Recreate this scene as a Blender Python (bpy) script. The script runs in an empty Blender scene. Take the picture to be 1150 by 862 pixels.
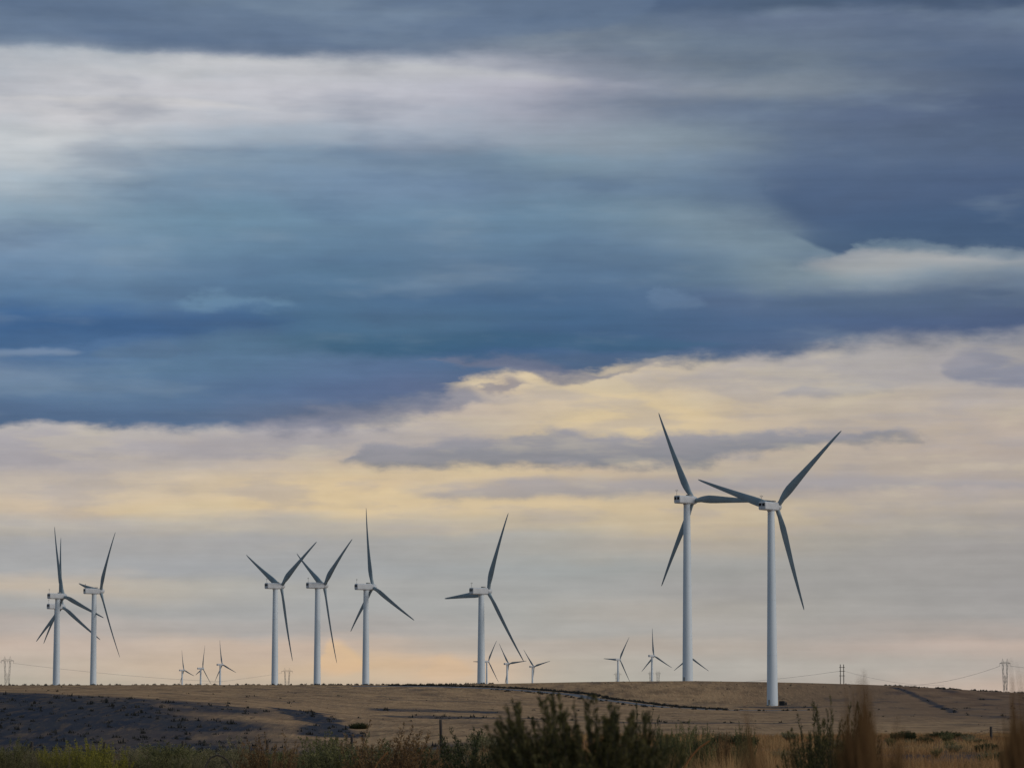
import bpy, math, random
import numpy as np
from mathutils import Vector, Matrix

random.seed(7)
RNG = np.random.default_rng(11)
SC = bpy.context.scene
COL = SC.collection
F = 3833.0                 # focal length in photo pixels (120 mm on 36 mm)
HOR = 800.0                # photo row of the true horizon
EYE = 1.5
PITCH = math.atan((HOR - 431.0) / F)

# ------------------------------------------------------------------ camera
cam_d = bpy.data.cameras.new('camera')
cam_d.lens = 120.0
cam_d.sensor_width = 36.0
cam_d.clip_start = 0.2
cam_d.clip_end = 90000.0
cam_d.dof.use_dof = True
cam_d.dof.focus_distance = 1200.0
cam_d.dof.aperture_fstop = 9.5
cam = bpy.data.objects.new('camera', cam_d)
COL.objects.link(cam)
cam.location = (0, 0, EYE)
cam.rotation_euler = (math.pi / 2 + PITCH, 0, 0)
SC.camera = cam


def at(px, py, Y):
    """world point at ground distance Y seen at photo pixel (px, py)"""
    u = (px - 575.0) / F
    v = (431.0 - py) / F
    c, s = math.cos(PITCH), math.sin(PITCH)
    dy, dz = c - v * s, s + v * c
    k = Y / dy
    return Vector((u * k, Y, EYE + dz * k))


def px_of(x, y):
    """approximate photo column of a ground point"""
    return 575.0 + F * x / (y * math.cos(PITCH) + 1e-9) * 1.0


# ------------------------------------------------------------------ helpers
def tag(o, label=None, cat=None, group=None, kind=None):
    if label: o['label'] = label
    if cat: o['category'] = cat
    if group: o['group'] = group
    if kind: o['kind'] = kind
    return o


def empty(name, loc, rz=0.0):
    o = bpy.data.objects.new(name, None)
    COL.objects.link(o)
    o.location = loc
    o.rotation_euler = (0, 0, rz)
    o.empty_display_size = 0.5
    return o


def link(name, me, parent=None, loc=(0, 0, 0), rot=(0, 0, 0)):
    o = bpy.data.objects.new(name, me)
    COL.objects.link(o)
    o.parent = parent
    o.location = loc
    o.rotation_euler = rot
    return o


def mesh_np(name, V, Fc, mat, smooth=False, attr=None):
    """V (n,3); Fc (m,k) all faces of the same size k"""
    me = bpy.data.meshes.new(name)
    V = np.asarray(V, dtype=np.float32)
    Fc = np.asarray(Fc, dtype=np.int32)
    n, k = Fc.shape
    me.vertices.add(len(V)); me.vertices.foreach_set('co', V.ravel())
    me.loops.add(n * k); me.loops.foreach_set('vertex_index', Fc.ravel())
    me.polygons.add(n)
    me.polygons.foreach_set('loop_start', np.arange(0, n * k, k, dtype=np.int32))
    if smooth:
        me.polygons.foreach_set('use_smooth', np.ones(n, dtype=bool))
    me.update(calc_edges=True)
    me.validate()
    if attr:
        for an, arr in attr.items():
            a = me.attributes.new(an, 'FLOAT', 'POINT')
            a.data.foreach_set('value', np.asarray(arr, dtype=np.float32))
    me.materials.append(mat)
    return me


class MB:
    def __init__(s):
        s.v = []; s.f = []; s.sm = []

    def add(s, vs, fs, smooth=False):
        b = len(s.v)
        s.v += [tuple(p) for p in vs]
        for f in fs:
            s.f.append([b + i for i in f]); s.sm.append(smooth)

    def box(s, c, d, M=None, bev=0.0):
        hx, hy, hz = d[0] / 2, d[1] / 2, d[2] / 2
        if bev <= 0:
            vs = [Vector((x * hx, y * hy, z * hz)) for x in (-1, 1) for y in (-1, 1) for z in (-1, 1)]
            fs = [(0, 1, 3, 2), (4, 6, 7, 5), (0, 4, 5, 1), (2, 3, 7, 6), (0, 2, 6, 4), (1, 5, 7, 3)]
        else:
            # octagonal section in x/z swept along y, ends pulled in
            b = bev
            sec = [(-hx + b, -hz), (hx - b, -hz), (hx, -hz + b), (hx, hz - b), (hx - b, hz), (-hx + b, hz), (-hx, hz - b), (-hx, -hz + b)]
            vs = []
            for y, k in ((-hy, 1 - b / hx * 0.5), (-hy + b * .5, 1), (hy - b * .5, 1), (hy, 1 - b / hx * 0.5)):
                vs += [Vector((x * k, y, z * k)) for x, z in sec]
            fs = [tuple(range(8))[::1], tuple(range(24, 32))[::-1]]
            for r in range(3):
                for i in range(8):
                    j = (i + 1) % 8
                    fs.append((r * 8 + j, r * 8 + i, r * 8 + 8 + i, r * 8 + 8 + j))
        c = Vector(c)
        vs = [(M @ p if M else p) + c for p in vs]
        s.add(vs, fs)

    def tube(s, p0, p1, r0, r1=None, n=6, caps=True, smooth=True):
        r1 = r0 if r1 is None else r1
        p0, p1 = Vector(p0), Vector(p1)
        d = (p1 - p0).normalized()
        a = d.cross(Vector((0, 0, 1)) if abs(d.z) < .9 else Vector((1, 0, 0))).normalized()
        b = d.cross(a)
        vs = []
        for p, r in ((p0, r0), (p1, r1)):
            for i in range(n):
                t = 2 * math.pi * i / n
                vs.append(p + (a * math.cos(t) + b * math.sin(t)) * r)
        s.add(vs, [(i, (i + 1) % n, n + (i + 1) % n, n + i) for i in range(n)], smooth)
        if caps:
            s.add(vs, [tuple(range(n))[::-1], tuple(range(n, 2 * n))])

    def lathe(s, prof, n=32, origin=(0, 0, 0), axis='Z', smooth=True):
        o = Vector(origin); vs = []; fs = []
        for r, h in prof:
            for i in range(n):
                t = 2 * math.pi * i / n
                a, b = r * math.cos(t), r * math.sin(t)
                vs.append(o + (Vector((a, b, h)) if axis == 'Z' else Vector((b, h, a))))
        for k in range(len(prof) - 1):
            for i in range(n):
                j = (i + 1) % n
                fs.append((k * n + i, k * n + j, (k + 1) * n + j, (k + 1) * n + i))
        s.add(vs, fs, smooth)
        s.add(vs, [tuple(range(n))[::-1], tuple(range((len(prof) - 1) * n, len(prof) * n))])

    def mesh(s, name, mat):
        me = bpy.data.meshes.new(name)
        me.from_pydata(s.v, [], s.f)
        me.polygons.foreach_set('use_smooth', s.sm)
        me.update()
        me.materials.append(mat)
        return me


# ------------------------------------------------------------------ numpy noise
def vnoise(x, y, seed=0):
    xi = np.floor(x).astype(np.int64); yi = np.floor(y).astype(np.int64)
    xf = x - xi; yf = y - yi
    xf = xf * xf * (3 - 2 * xf); yf = yf * yf * (3 - 2 * yf)

    def h(a, b):
        n = (a * 374761393 + b * 668265263 + seed * 1442695041) & 0xFFFFFFFF
        n = ((n ^ (n >> 13)) * 1274126177) & 0xFFFFFFFF
        n = n ^ (n >> 16)
        return (n & 0xFFFF) / 65535.0
    return (h(xi, yi) * (1 - xf) + h(xi + 1, yi) * xf) * (1 - yf) + (h(xi, yi + 1) * (1 - xf) + h(xi + 1, yi + 1) * xf) * yf


def fbm(x, y, seed=0, oct=4):
    s = 0; a = .5; t = 0
    for o in range(oct):
        s = s + a * vnoise(x * 2 ** o, y * 2 ** o, seed + o * 17); t += a; a *= .5
    return s / t


def sstep(a, b, x):
    t = np.clip((x - a) / (b - a), 0, 1)
    return t * t * (3 - 2 * t)


# ------------------------------------------------------------------ materials
def rgb(r, g, b):
    def f(c):
        c /= 255.0
        return c / 12.92 if c <= .04045 else ((c + .055) / 1.055) ** 2.4
    return (f(r), f(g), f(b), 1.0)


def mat_noise(name, c1, c2, scale=5.0, rough=.6, c3=None, spec=.3, stretch=(1, 1, 1), bump=0.0, detail=6, two=None):
    m = bpy.data.materials.new(name)
    m.use_nodes = True
    nt = m.node_tree; N = nt.nodes; L = nt.links
    bs = N['Principled BSDF']
    tc = N.new('ShaderNodeTexCoord'); mp = N.new('ShaderNodeMapping')
    mp.inputs['Scale'].default_value = stretch
    L.new(tc.outputs['Object'], mp.inputs[0])
    nz = N.new('ShaderNodeTexNoise'); nz.inputs['Scale'].default_value = scale; nz.inputs['Detail'].default_value = detail
    L.new(mp.outputs[0], nz.inputs['Vector'])
    cr = N.new('ShaderNodeValToRGB')
    e = cr.color_ramp.elements
    e[0].position = .3; e[0].color = (*c1, 1); e[1].position = .7; e[1].color = (*c2, 1)
    if c3:
        k = e.new(.52); k.color = (*c3, 1)
    L.new(nz.outputs['Fac'], cr.inputs[0])
    L.new(cr.outputs[0], bs.inputs['Base Color'])
    bs.inputs['Roughness'].default_value = rough
    bs.inputs['Specular IOR Level'].default_value = spec
    if bump:
        b = N.new('ShaderNodeBump'); b.inputs['Strength'].default_value = bump
        L.new(nz.outputs['Fac'], b.inputs['Height']); L.new(b.outputs[0], bs.inputs['Normal'])
    return m


def mat_leaf(name, c1, c2, cbase, trans=.25, zlo=0.0, zhi=.5):
    """leaf colours vary per leaf cluster (attribute 'tone'), drier towards the stem bases ('dry')"""
    m = bpy.data.materials.new(name)
    m.use_nodes = True
    nt = m.node_tree; N = nt.nodes; L = nt.links
    bs = N['Principled BSDF']
    a = N.new('ShaderNodeAttribute'); a.attribute_name = 'tone'
    d = N.new('ShaderNodeAttribute'); d.attribute_name = 'dry'
    m1 = N.new('ShaderNodeMix'); m1.data_type = 'RGBA'
    m1.inputs['A'].default_value = (*c1, 1); m1.inputs['B'].default_value = (*c2, 1)
    L.new(a.outputs['Fac'], m1.inputs['Factor'])
    m2 = N.new('ShaderNodeMix'); m2.data_type = 'RGBA'
    m2.inputs['B'].default_value = (*cbase, 1)
    L.new(m1.outputs['Result'], m2.inputs['A']); L.new(d.outputs['Fac'], m2.inputs['Factor'])
    L.new(m2.outputs['Result'], bs.inputs['Base Color'])
    bs.inputs['Roughness'].default_value = .75
    bs.inputs['Specular IOR Level'].default_value = .15
    tr = N.new('ShaderNodeBsdfTranslucent'); L.new(m2.outputs['Result'], tr.inputs[0])
    mx = N.new('ShaderNodeMixShader'); mx.inputs[0].default_value = trans
    L.new(bs.outputs[0], mx.inputs[1]); L.new(tr.outputs[0], mx.inputs[2])
    L.new(mx.outputs[0], N['Material Output'].inputs['Surface'])
    return m


M = {}
M['tower'] = mat_noise('white_tower_paint', (.58, .65, .71), (.70, .75, .80), .12, .45, stretch=(1, 1, .25))
M['nacelle'] = mat_noise('white_nacelle_paint', (.48, .50, .53), (.62, .63, .65), .5, .45)
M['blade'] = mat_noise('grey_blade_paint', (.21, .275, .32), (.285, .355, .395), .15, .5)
M['vent'] = mat_noise('dark_louvre', (.015, .015, .018), (.03, .03, .035), 2, .7)
M['lattice'] = mat_noise('galvanised_steel', (.26, .25, .23), (.34, .33, .30), 1, .6)
M['wire'] = mat_noise('power_cable', (.22, .22, .23), (.30, .30, .30), 1, .6)
M['wood'] = mat_noise('weathered_wood', (.035, .028, .025), (.08, .065, .055), 6, .9, stretch=(1, 1, .15), bump=.4)
M['barb'] = mat_noise('fence_wire', (.06, .05, .045), (.1, .09, .08), 4, .7)
M['box'] = mat_noise('dark_green_enamel', (.012, .014, .016), (.02, .023, .024), 2, .5)
M['road'] = mat_noise('gravel_road', (.085, .085, .10), (.15, .148, .16), .25, .95, detail=8)

# ------------------------------------------------------------------ terrain height
UX = np.array([-400, 0, 150, 300, 400, 500, 650, 866, 1000, 1150, 1500.0])
RIDGE_X = np.array([-400, 0, 200, 400, 500, 560, 650, 700, 780, 850, 900, 960, 1000, 1060, 1100, 1150, 1300, 1600.0])
RIDGE_V = np.array([771, 769.5, 769, 769, 768.6, 767.6, 765.7, 765, 764.5, 765.5, 766.5, 768.2, 769.6, 773, 775.4, 778.2, 786, 792.0])


def interp_u(u, vals):
    return np.interp(u, UX, np.array(vals, dtype=float))


KN_Y = np.array([230, 340, 480, 700, 1000, 1300, 1417, 1530, 1950, 3000, 5500, 9000, 80000.0])


def smooth_lerp(Y, ys, zs):
    """monotone-ish cubic interpolation through knots; zs list of arrays"""
    zs = np.stack(zs, 0)
    n = len(ys)
    out = np.zeros_like(Y)
    d = np.zeros_like(zs)
    h = np.diff(ys)[:, None] if zs.ndim == 2 else np.diff(ys)
    sl = np.diff(zs, axis=0) / h
    for k in range(1, n - 1):
        a, b = sl[k - 1], sl[k]
        same = (a * b) > 0
        d[k] = np.where(same, 2 * a * b / np.where(same, a + b, 1), 0)
    for k in range(n - 1):
        m = (Y >= ys[k]) & (Y <= ys[k + 1])
        t = (Y - ys[k]) / (ys[k + 1] - ys[k])
        hh = ys[k + 1] - ys[k]
        v = (2 * t**3 - 3 * t**2 + 1) * zs[k] + (t**3 - 2 * t**2 + t) * hh * d[k] + (-2 * t**3 + 3 * t**2) * zs[k + 1] + (t**3 - t**2) * hh * d[k + 1]
        out = np.where(m, v, out)
    return out


def height(X, Y):
    """ground height (world z); works on arrays"""
    X = np.asarray(X, dtype=float); Y = np.asarray(Y, dtype=float)
    if X.ndim > 1:
        return height(X.ravel(), np.broadcast_to(Y, X.shape).ravel()).reshape(X.shape)
    Yc = np.maximum(Y, 1.0)
    u = np.clip(575 + F * X / np.maximum(Yc, 60), -400, 1500)
    # near plateau: eye height above ground 1.5, slight roughness
    near = 0.10 * (fbm(X / 9 + 31, Y / 9 + 5, 3, 3) - .5) * 2 + .55 * np.exp(-((Y - 13) / 7.0) ** 2)
    fall = 1.25 * (1 - sstep(430, 620, u)) * sstep(60, 200, Y)
    near = near - fall
    # small eroded step on the right
    near = near - .38 * (1 - sstep(127.5, 129.5, Y + 3 * (fbm(X / 3, Y * 0, 8, 3) - .5))) * sstep(9.5, 12, X) * sstep(60, 95, Y)
    ridge = np.interp(u, RIDGE_X, RIDGE_V)

    def zr(v, y):
        return EYE + (HOR - v) * y / F
    K = [-.05 - 1.25 * (1 - sstep(430, 620, u)),
         zr(interp_u(u, [862, 862, 862, 862, 860, 856, 852, 852, 852, 852, 852]), 340),
         zr(interp_u(u, [852, 852, 852, 851, 848, 840, 836, 834, 834, 834, 836]), 480),
         zr(interp_u(u, [777, 778.5, 783, 795, 807, 811, 813, 815, 815, 814, 814]), 700),
         zr(interp_u(u, [774, 774.5, 777, 785, 792, 797, 803, 806, 804, 802, 802]), 1000),
         zr(interp_u(u, [771.5, 771, 772, 775, 779, 784, 791, 797, 794, 791, 795]), 1300),
         zr(np.minimum(interp_u(u, [771, 770.2, 770.4, 772, 774.5, 777, 784, 791.5, 784, 784.5, 790]), 900), 1417),
         zr(ridge, 1530),
         np.zeros_like(u) - 11.5,
         np.zeros_like(u) - 9.0,
         np.zeros_like(u) + 0.5,
         np.zeros_like(u) + 0.5,
         np.zeros_like(u) + 0.5]
    z = smooth_lerp(np.clip(Y, 230, 80000), KN_Y, K)
    w = sstep(215, 245, Y)
    rough = (fbm(X / 40, Y / 60, 21, 4) - .5) * 1.1 * sstep(300, 500, Y) * (1 - sstep(1330, 1500, Y))
    gully = 0
    return (near * (1 - w) + z * w) + rough


def gz(x, y):
    return float(height(np.array([float(x)]), np.array([float(y)]))[0])


def on_ground(px, Y):
    x = at(px, HOR, Y).x
    return Vector((x, Y, gz(x, Y)))


def ground_hit(px, py, Y0=240, Y1=1560):
    """first ground point seen at a photo pixel"""
    Ys = np.arange(Y0, Y1, 2.0)
    p = [at(px, py, 1000.0)]
    d = (p[0] - Vector((0, 0, EYE))) / 1000.0
    zs = EYE + d.z * Ys
    h = height(d.x * Ys, Ys)
    i = np.argmax(h >= zs)
    if h[i] < zs[i]:
        i = int(np.argmin(zs - h))
    return Vector((d.x * Ys[i], Ys[i], h[i]))


# ---- terrain mesh: fan-shaped sheet, finer where it is seen
ang = np.concatenate([np.linspace(-75, -11, 40), np.linspace(-10.6, 10.6, 620), np.linspace(11, 75, 40)])
ang = np.radians(ang)
Yr = np.concatenate([np.linspace(-30, 1, 10), np.geomspace(2, 100, 60), np.linspace(102, 230, 110), np.linspace(234, 480, 60), np.linspace(483, 1560, 420),
                     np.linspace(1575, 2200, 40), np.geomspace(2300, 80000, 50)])
A, YY = np.meshgrid(ang, Yr)
XX = np.tan(A) * np.maximum(YY, 0) + A * 30
ZZ = height(XX, YY)
nr, nc = A.shape
idx = np.arange(nr * nc).reshape(nr, nc)
quads = np.stack([idx[:-1, :-1], idx[:-1, 1:], idx[1:, 1:], idx[1:, :-1]], -1).reshape(-1, 4)
U = 575 + F * XX / np.maximum(YY, 5) / math.cos(PITCH) * math.cos(PITCH)

# ground tone masks, in ground metres
nzA = fbm(XX / 34, YY / 70, 5, 5)
nzB = fbm(XX / 9, YY / 22, 9, 4)
edge = (nzA - .5)


def vrow(X, Y, Z):
    return HOR - (Z - EYE) * F / np.maximum(Y, 1)


VV = vrow(XX, YY, ZZ)
# ground coloured darker on the left slope: below the field edge
xs = XX
right_lim = np.interp(YY, [440, 520, 600, 700, 760], [2, -32, -52, -66, -78])
scrub = (1 - sstep(690, 735, YY + edge * 120)) * sstep(300, 330, YY) * (1 - sstep(-22, 18, XX - right_lim - 10 + edge * 90))
scrub *= .84 + .3 * sstep(.38, .62, nzB)
foot = (1 - sstep(430, 560, YY + edge * 90)) * sstep(240, 300, YY) * (1 - sstep(-18, 12, XX + edge * 70)) * .95
scrub = np.maximum(scrub, foot)
# dark gully
def ribbon_mask(pts, w, amp=6):
    m = np.zeros_like(XX)
    P = [np.array([p.x, p.y]) for p in pts]
    xw = XX + (nzB - .5) * amp; yw = YY + (nzA - .5) * amp * 2
    for a, b in zip(P[:-1], P[1:]):
        d = b - a; L2 = (d ** 2).sum() + 1e-6
        t = np.clip(((xw - a[0]) * d[0] + (yw - a[1]) * d[1]) / L2, 0, 1)
        # distance, squeezed in depth so that a track keeps its width across
        dx = xw - a[0] - t * d[0]; dy = (yw - a[1] - t * d[1])
        m = np.maximum(m, 1 - sstep(.5, 1.0, np.sqrt(dx * dx + dy * dy) / w))
    return m


G = ground_hit
gully = ribbon_mask([G(332, 797), G(345, 801), G(356, 808), G(364, 816), G(372, 826)], 6.5, 12)
gully2 = ribbon_mask([G(446, 798), G(480, 797), G(525, 797.5)], 14, 34) * .75
gully3 = ribbon_mask([G(475, 806), G(520, 804), G(560, 806), G(600, 806)], 15, 48) * .8
gully4 = ribbon_mask([G(690, 811), G(740, 812), G(800, 811), G(880, 812)], 13, 45) * .65
track = ribbon_mask([G(1003, 771.5), G(1018, 776), G(1037, 784), G(1058, 794), G(1072, 800)], 2.6, 3) * .9
track2 = ribbon_mask([G(950, 803), G(1010, 802), G(1075, 802), G(1140, 806)], 9, 12) * .4
pad = ribbon_mask([G(845, 794), G(866, 793.5), G(905, 794)], 9, 6) * .75
fields = ribbon_mask([G(430, 785), G(520, 787), G(600, 791)], 10, 9) * .35
dark = np.clip(np.maximum.reduce([scrub, gully, gully2, gully3, gully4, track, track2, pad, fields]), 0, 1)
# right-hand hill is browner, scattered with scrub
brown = sstep(60, 190, XX - (YY - 1300) * .05) * sstep(600, 1000, YY)
speck = sstep(.60, .72, fbm(XX / 7, YY / 26, 41, 3)) * sstep(500, 800, YY) * (.35 + .5 * brown + .4 * sstep(.5, .7, nzA))
dark = np.clip(dark + speck * .55, 0, 1)
bank = sstep(126.2, 127.6, YY + 3 * (fbm(XX / 3, YY * 0, 8, 3) - .5)) * (1 - sstep(129.6, 130.6, YY + 3 * (fbm(XX / 3, YY * 0, 8, 3) - .5))) * sstep(9.5, 12, XX)  # dark soil on the step's face, its shade also put into the colour
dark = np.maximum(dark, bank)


def mat_ground():
    m = bpy.data.materials.new('dry_grassland')
    m.use_nodes = True
    nt = m.node_tree; N = nt.nodes; L = nt.links
    bs = N['Principled BSDF']; bs.inputs['Roughness'].default_value = 1.0; bs.inputs['Specular IOR Level'].default_value = .05
    g = N.new('ShaderNodeNewGeometry')

    def noise(sc, st, det=6):
        mp = N.new('ShaderNodeMapping'); mp.inputs['Scale'].default_value = st
        L.new(g.outputs['Position'], mp.inputs[0])
        n = N.new('ShaderNodeTexNoise'); n.inputs['Scale'].default_value = sc; n.inputs['Detail'].default_value = det
        n.inputs['Roughness'].default_value = .62
        L.new(mp.outputs[0], n.inputs['Vector']); return n.outputs['Fac']

    def mix(f, a, b):
        x = N.new('ShaderNodeMix'); x.data_type = 'RGBA'
        for s, v in (('A', a), ('B', b)):
            if isinstance(v, tuple): x.inputs[s].default_value = (*v, 1)
            else: L.new(v, x.inputs[s])
        if isinstance(f, float): x.inputs['Factor'].default_value = f
        else: L.new(f, x.inputs['Factor'])
        return x.outputs['Result']

    def mr(v, a, b, c=0.0, d=1.0):
        x = N.new('ShaderNodeMapRange'); x.inputs[1].default_value = a; x.inputs[2].default_value = b
        x.inputs[3].default_value = c; x.inputs[4].default_value = d
        L.new(v, x.inputs[0]); return x.outputs[0]

    def attr(n):
        x = N.new('ShaderNodeAttribute'); x.attribute_name = n; return x.outputs['Fac']
    n1 = noise(.02, (1, .5, 1)); n2 = noise(.16, (.6, .2, 1)); n3 = noise(.9, (.8, .06, 1)); n4 = noise(.55, (1, .10, 1), 3)
    tan = mix(mr(n1, .35, .65), (.42, .255, .135), (.31, .19, .105))
    tan = mix(mr(n2, .44, .62, 0, .75), tan, (.17, .105, .062))
    tan = mix(mr(n3, .50, .68, 0, .55), tan, (.52, .33, .18))
    tan = mix(mr(n4, .64, .70, 0, .8), tan, (.085, .055, .038))
    tan = mix(attr('brown'), tan, mix(mr(n2, .35, .65), (.15, .088, .058), (.26, .160, .098)))
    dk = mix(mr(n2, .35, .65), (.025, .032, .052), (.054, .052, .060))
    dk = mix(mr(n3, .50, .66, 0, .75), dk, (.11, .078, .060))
    soil = mix(mr(n3, .4, .65), (.15, .085, .048), (.065, .042, .028))
    c = mix(attr('near'), tan, soil)
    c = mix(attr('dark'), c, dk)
    L.new(c, bs.inputs['Base Color'])
    b = N.new('ShaderNodeBump'); b.inputs['Strength'].default_value = .7; b.inputs['Distance'].default_value = .6
    L.new(n3, b.inputs['Height']); L.new(b.outputs[0], bs.inputs['Normal'])
    return m


nearm = 1 - sstep(225, 260, YY)
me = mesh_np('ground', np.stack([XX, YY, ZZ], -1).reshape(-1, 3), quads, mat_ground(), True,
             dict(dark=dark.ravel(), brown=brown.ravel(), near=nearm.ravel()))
ground = link('ground', me)
tag(ground, 'dry tan grassland rising to a long low ridge', None, None, 'structure')


# ------------------------------------------------------------------ gravel road that crosses the hill
def ribbon(name, pts, width, mat, lift=.06, sub=12):
    P = []
    for a, b in zip(pts[:-1], pts[1:]):
        for k in range(sub):
            P.append(a.lerp(b, k / sub))
    P.append(pts[-1])
    # smooth
    for _ in range(10):
        P = [P[0]] + [(P[i - 1] + P[i] * 2 + P[i + 1]) / 4 for i in range(1, len(P) - 1)] + [P[-1]]
    V = []; Fc = []
    for i, p in enumerate(P):
        d = (P[min(i + 1, len(P) - 1)] - P[max(i - 1, 0)]); d.z = 0; d.normalize()
        n = Vector((-d.y, d.x, 0))
        for k in range(5):
            q = p + n * width * (k / 4 - .5)
            V.append((q.x, q.y, gz(q.x, q.y) + lift + (0.05 if 0 < k < 4 else -.12)))
    for i in range(len(P) - 1):
        for k in range(4):
            a = i * 5 + k
            Fc.append((a, a + 1, a + 6, a + 5))
    return link(name, mesh_np(name, V, Fc, mat, True)), P


road_px = [(395, 770.2), (450, 770.2), (500, 771), (560, 773.2), (620, 777.5), (650, 780.5), (700, 788), (740, 793), (790, 796.3), (840, 797.3), (905, 797)]
road_pts = [ground_hit(x, y) for x, y in road_px]
road, road_line = ribbon('road', road_pts, 9, M['road'])
tag(road, 'blue grey gravel road curving across the tan hillside', None, None, 'structure')


# ------------------------------------------------------------------ scrub as stuff (many small faces)
def blades(P, h, w, lean, tone, dry=None, rng=RNG, droop=.3, segs=2):
    """P (n,3) bases; h,w (n,); each blade is a bent strip of segs quads"""
    n = len(P)
    az = rng.uniform(0, 2 * np.pi, n); la = rng.uniform(0, 1, n) * lean
    wdir = rng.uniform(0, 2 * np.pi, n)
    wx, wy = np.cos(wdir), np.sin(wdir)
    rows = []
    for k in range(segs + 1):
        t = k / segs
        off = (la * t + droop * la * t * t) * h
        c = np.stack([P[:, 0] + np.cos(az) * off, P[:, 1] + np.sin(az) * off, P[:, 2] + h * t * (1 - .25 * la * t)], -1)
        ww = w * (1 - t) ** .7 * .5 + w * .06
        side = np.stack([wx * ww, wy * ww, 0 * ww], -1)
        rows += [c - side, c + side]
    V = np.stack(rows, 1).reshape(-1, 3)
    m = 2 * (segs + 1)
    base = (np.arange(n) * m)[:, None]
    fs = []
    for k in range(segs):
        fs.append(base + np.array([[2 * k, 2 * k + 1, 2 * k + 3, 2 * k + 2]]))
    Fc = np.stack(fs, 1).reshape(-1, 4)
    T = np.repeat(tone, m)
    if dry is None: dry = np.zeros(n)
    base_dry = np.tile(np.linspace(1, 0, segs + 1).repeat(2), n)
    D = np.clip(np.repeat(dry, m) + base_dry * .6, 0, 1)
    return V, Fc, T, D


def merge(parts):
    Vs, Fs, Ts, Ds = [], [], [], []
    b = 0
    for V, Fc, T, D in parts:
        Vs.append(V); Fs.append(Fc + b); Ts.append(T); Ds.append(D); b += len(V)
    return np.concatenate(Vs), np.concatenate(Fs), np.concatenate(Ts), np.concatenate(Ds)


ML = {}
ML['grass'] = mat_leaf('dry_grass', (.33, .15, .058), (.52, .33, .145), (.24, .125, .06))
ML['grass_olive'] = mat_leaf('olive_grass', (.085, .07, .035), (.17, .135, .065), (.06, .045, .028))
ML['grass_brown'] = mat_leaf('brown_grass', (.095, .048, .02), (.21, .115, .045), (.045, .026, .014))
ML['scrub'] = mat_leaf('dark_scrub', (.022, .026, .028), (.052, .050, .042), (.03, .026, .024), .1)
ML['sage_dark'] = mat_leaf('dark_sage', (.022, .030, .014), (.085, .088, .034), (.060, .036, .018), .15)
ML['bush'] = mat_leaf('dark_brown_green_sage', (.036, .040, .016), (.13, .108, .040), (.10, .058, .024), .15)
ML['sage_green'] = mat_leaf('green_sage', (.055, .065, .028), (.26, .235, .095), (.085, .062, .034))
ML['sage_yellow'] = mat_leaf('yellow_rabbitbrush', (.16, .155, .03), (.40, .34, .06), (.08, .06, .025))
ML['sage_grey'] = mat_leaf('grey_sage', (.11, .10, .055), (.36, .30, .16), (.10, .075, .045))
ML['sage_rust'] = mat_leaf('rusty_seed_heads', (.10, .055, .024), (.32, .19, .085), (.075, .045, .025))


def small_scrub(centres, hs, name, label, mat, per=26, spread=1.0):
    C = np.repeat(centres, per, 0); H = np.repeat(hs, per)
    n = len(C)
    r = RNG.normal(0, .45, (n, 2)) * H[:, None] * spread
    P = C.copy(); P[:, 0] += r[:, 0]; P[:, 1] += r[:, 1]
    hh = H * RNG.uniform(.45, 1.1, n) * np.exp(-(r[:, 0] ** 2 + r[:, 1] ** 2) / (H * 1.0 + .01) ** 2)
    V, Fc, T, D = blades(P, hh, H * .30, .35, RNG.uniform(0, 1, n))
    o = link(name, mesh_np(name, V, Fc, mat, False, dict(tone=T, dry=D)))
    tag(o, label, 'scrub', None, 'stuff')
    return o


def scatter_line(P, n, wid, hlo, hhi, off=0.0, a=0.0, b=1.0):
    cs = []; hs = []
    for _ in range(n):
        t = random.uniform(a, b) * (len(P) - 1.001)
        i = int(t); p = P[i].lerp(P[i + 1], t - i)
        d = (P[i + 1] - P[i]); d.z = 0; d.normalize()
        nn = Vector((-d.y, d.x, 0))
        q = p + nn * (off + random.gauss(0, wid))
        cs.append((q.x, q.y, gz(q.x, q.y))); hs.append(random.uniform(hlo, hhi))
    return np.array(cs), np.array(hs)


# dark brush along the upper edge of the road
c1, h1 = scatter_line(road_line, 900, 1.4, .5, 1.15, 8.0, .08, .82)
c2, h2 = scatter_line(road_line, 90, 2.2, .5, 1.0, -9.0, .3, 1.0)
small_scrub(np.concatenate([c1, c2]), np.concatenate([h1, h2]), 'roadside_scrub', 'dark scrub lining the gravel road', ML['scrub'], 20)
# bushes dotted on the skyline
cs = []; hs = []
for _ in range(520):
    u = random.uniform(-20, 560)
    if random.random() > .45 + .55 * (350 < u < 530): continue
    x = (u - 575) * 1530 / F; y = 1530 + random.gauss(-6, 6)
    cs.append((x, y, gz(x, y) - .1)); hs.append(random.uniform(.3, 1.15))
for _ in range(110):
    u = random.uniform(990, 1160); x = (u - 575) * 1530 / F; y = 1520 + random.gauss(0, 8)
    cs.append((x, y, gz(x, y) - .1)); hs.append(random.uniform(.4, 1.1))
for _ in range(60):
    u = random.uniform(650, 960); x = (u - 575) * 1530 / F; y = 1500 + random.gauss(0, 14)
    cs.append((x, y, gz(x, y) - .1)); hs.append(random.uniform(.2, .6))
small_scrub(np.array(cs), np.array(hs), 'ridge_scrub', 'tiny dark bushes dotted along the skyline ridge', ML['scrub'], 22)
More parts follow.
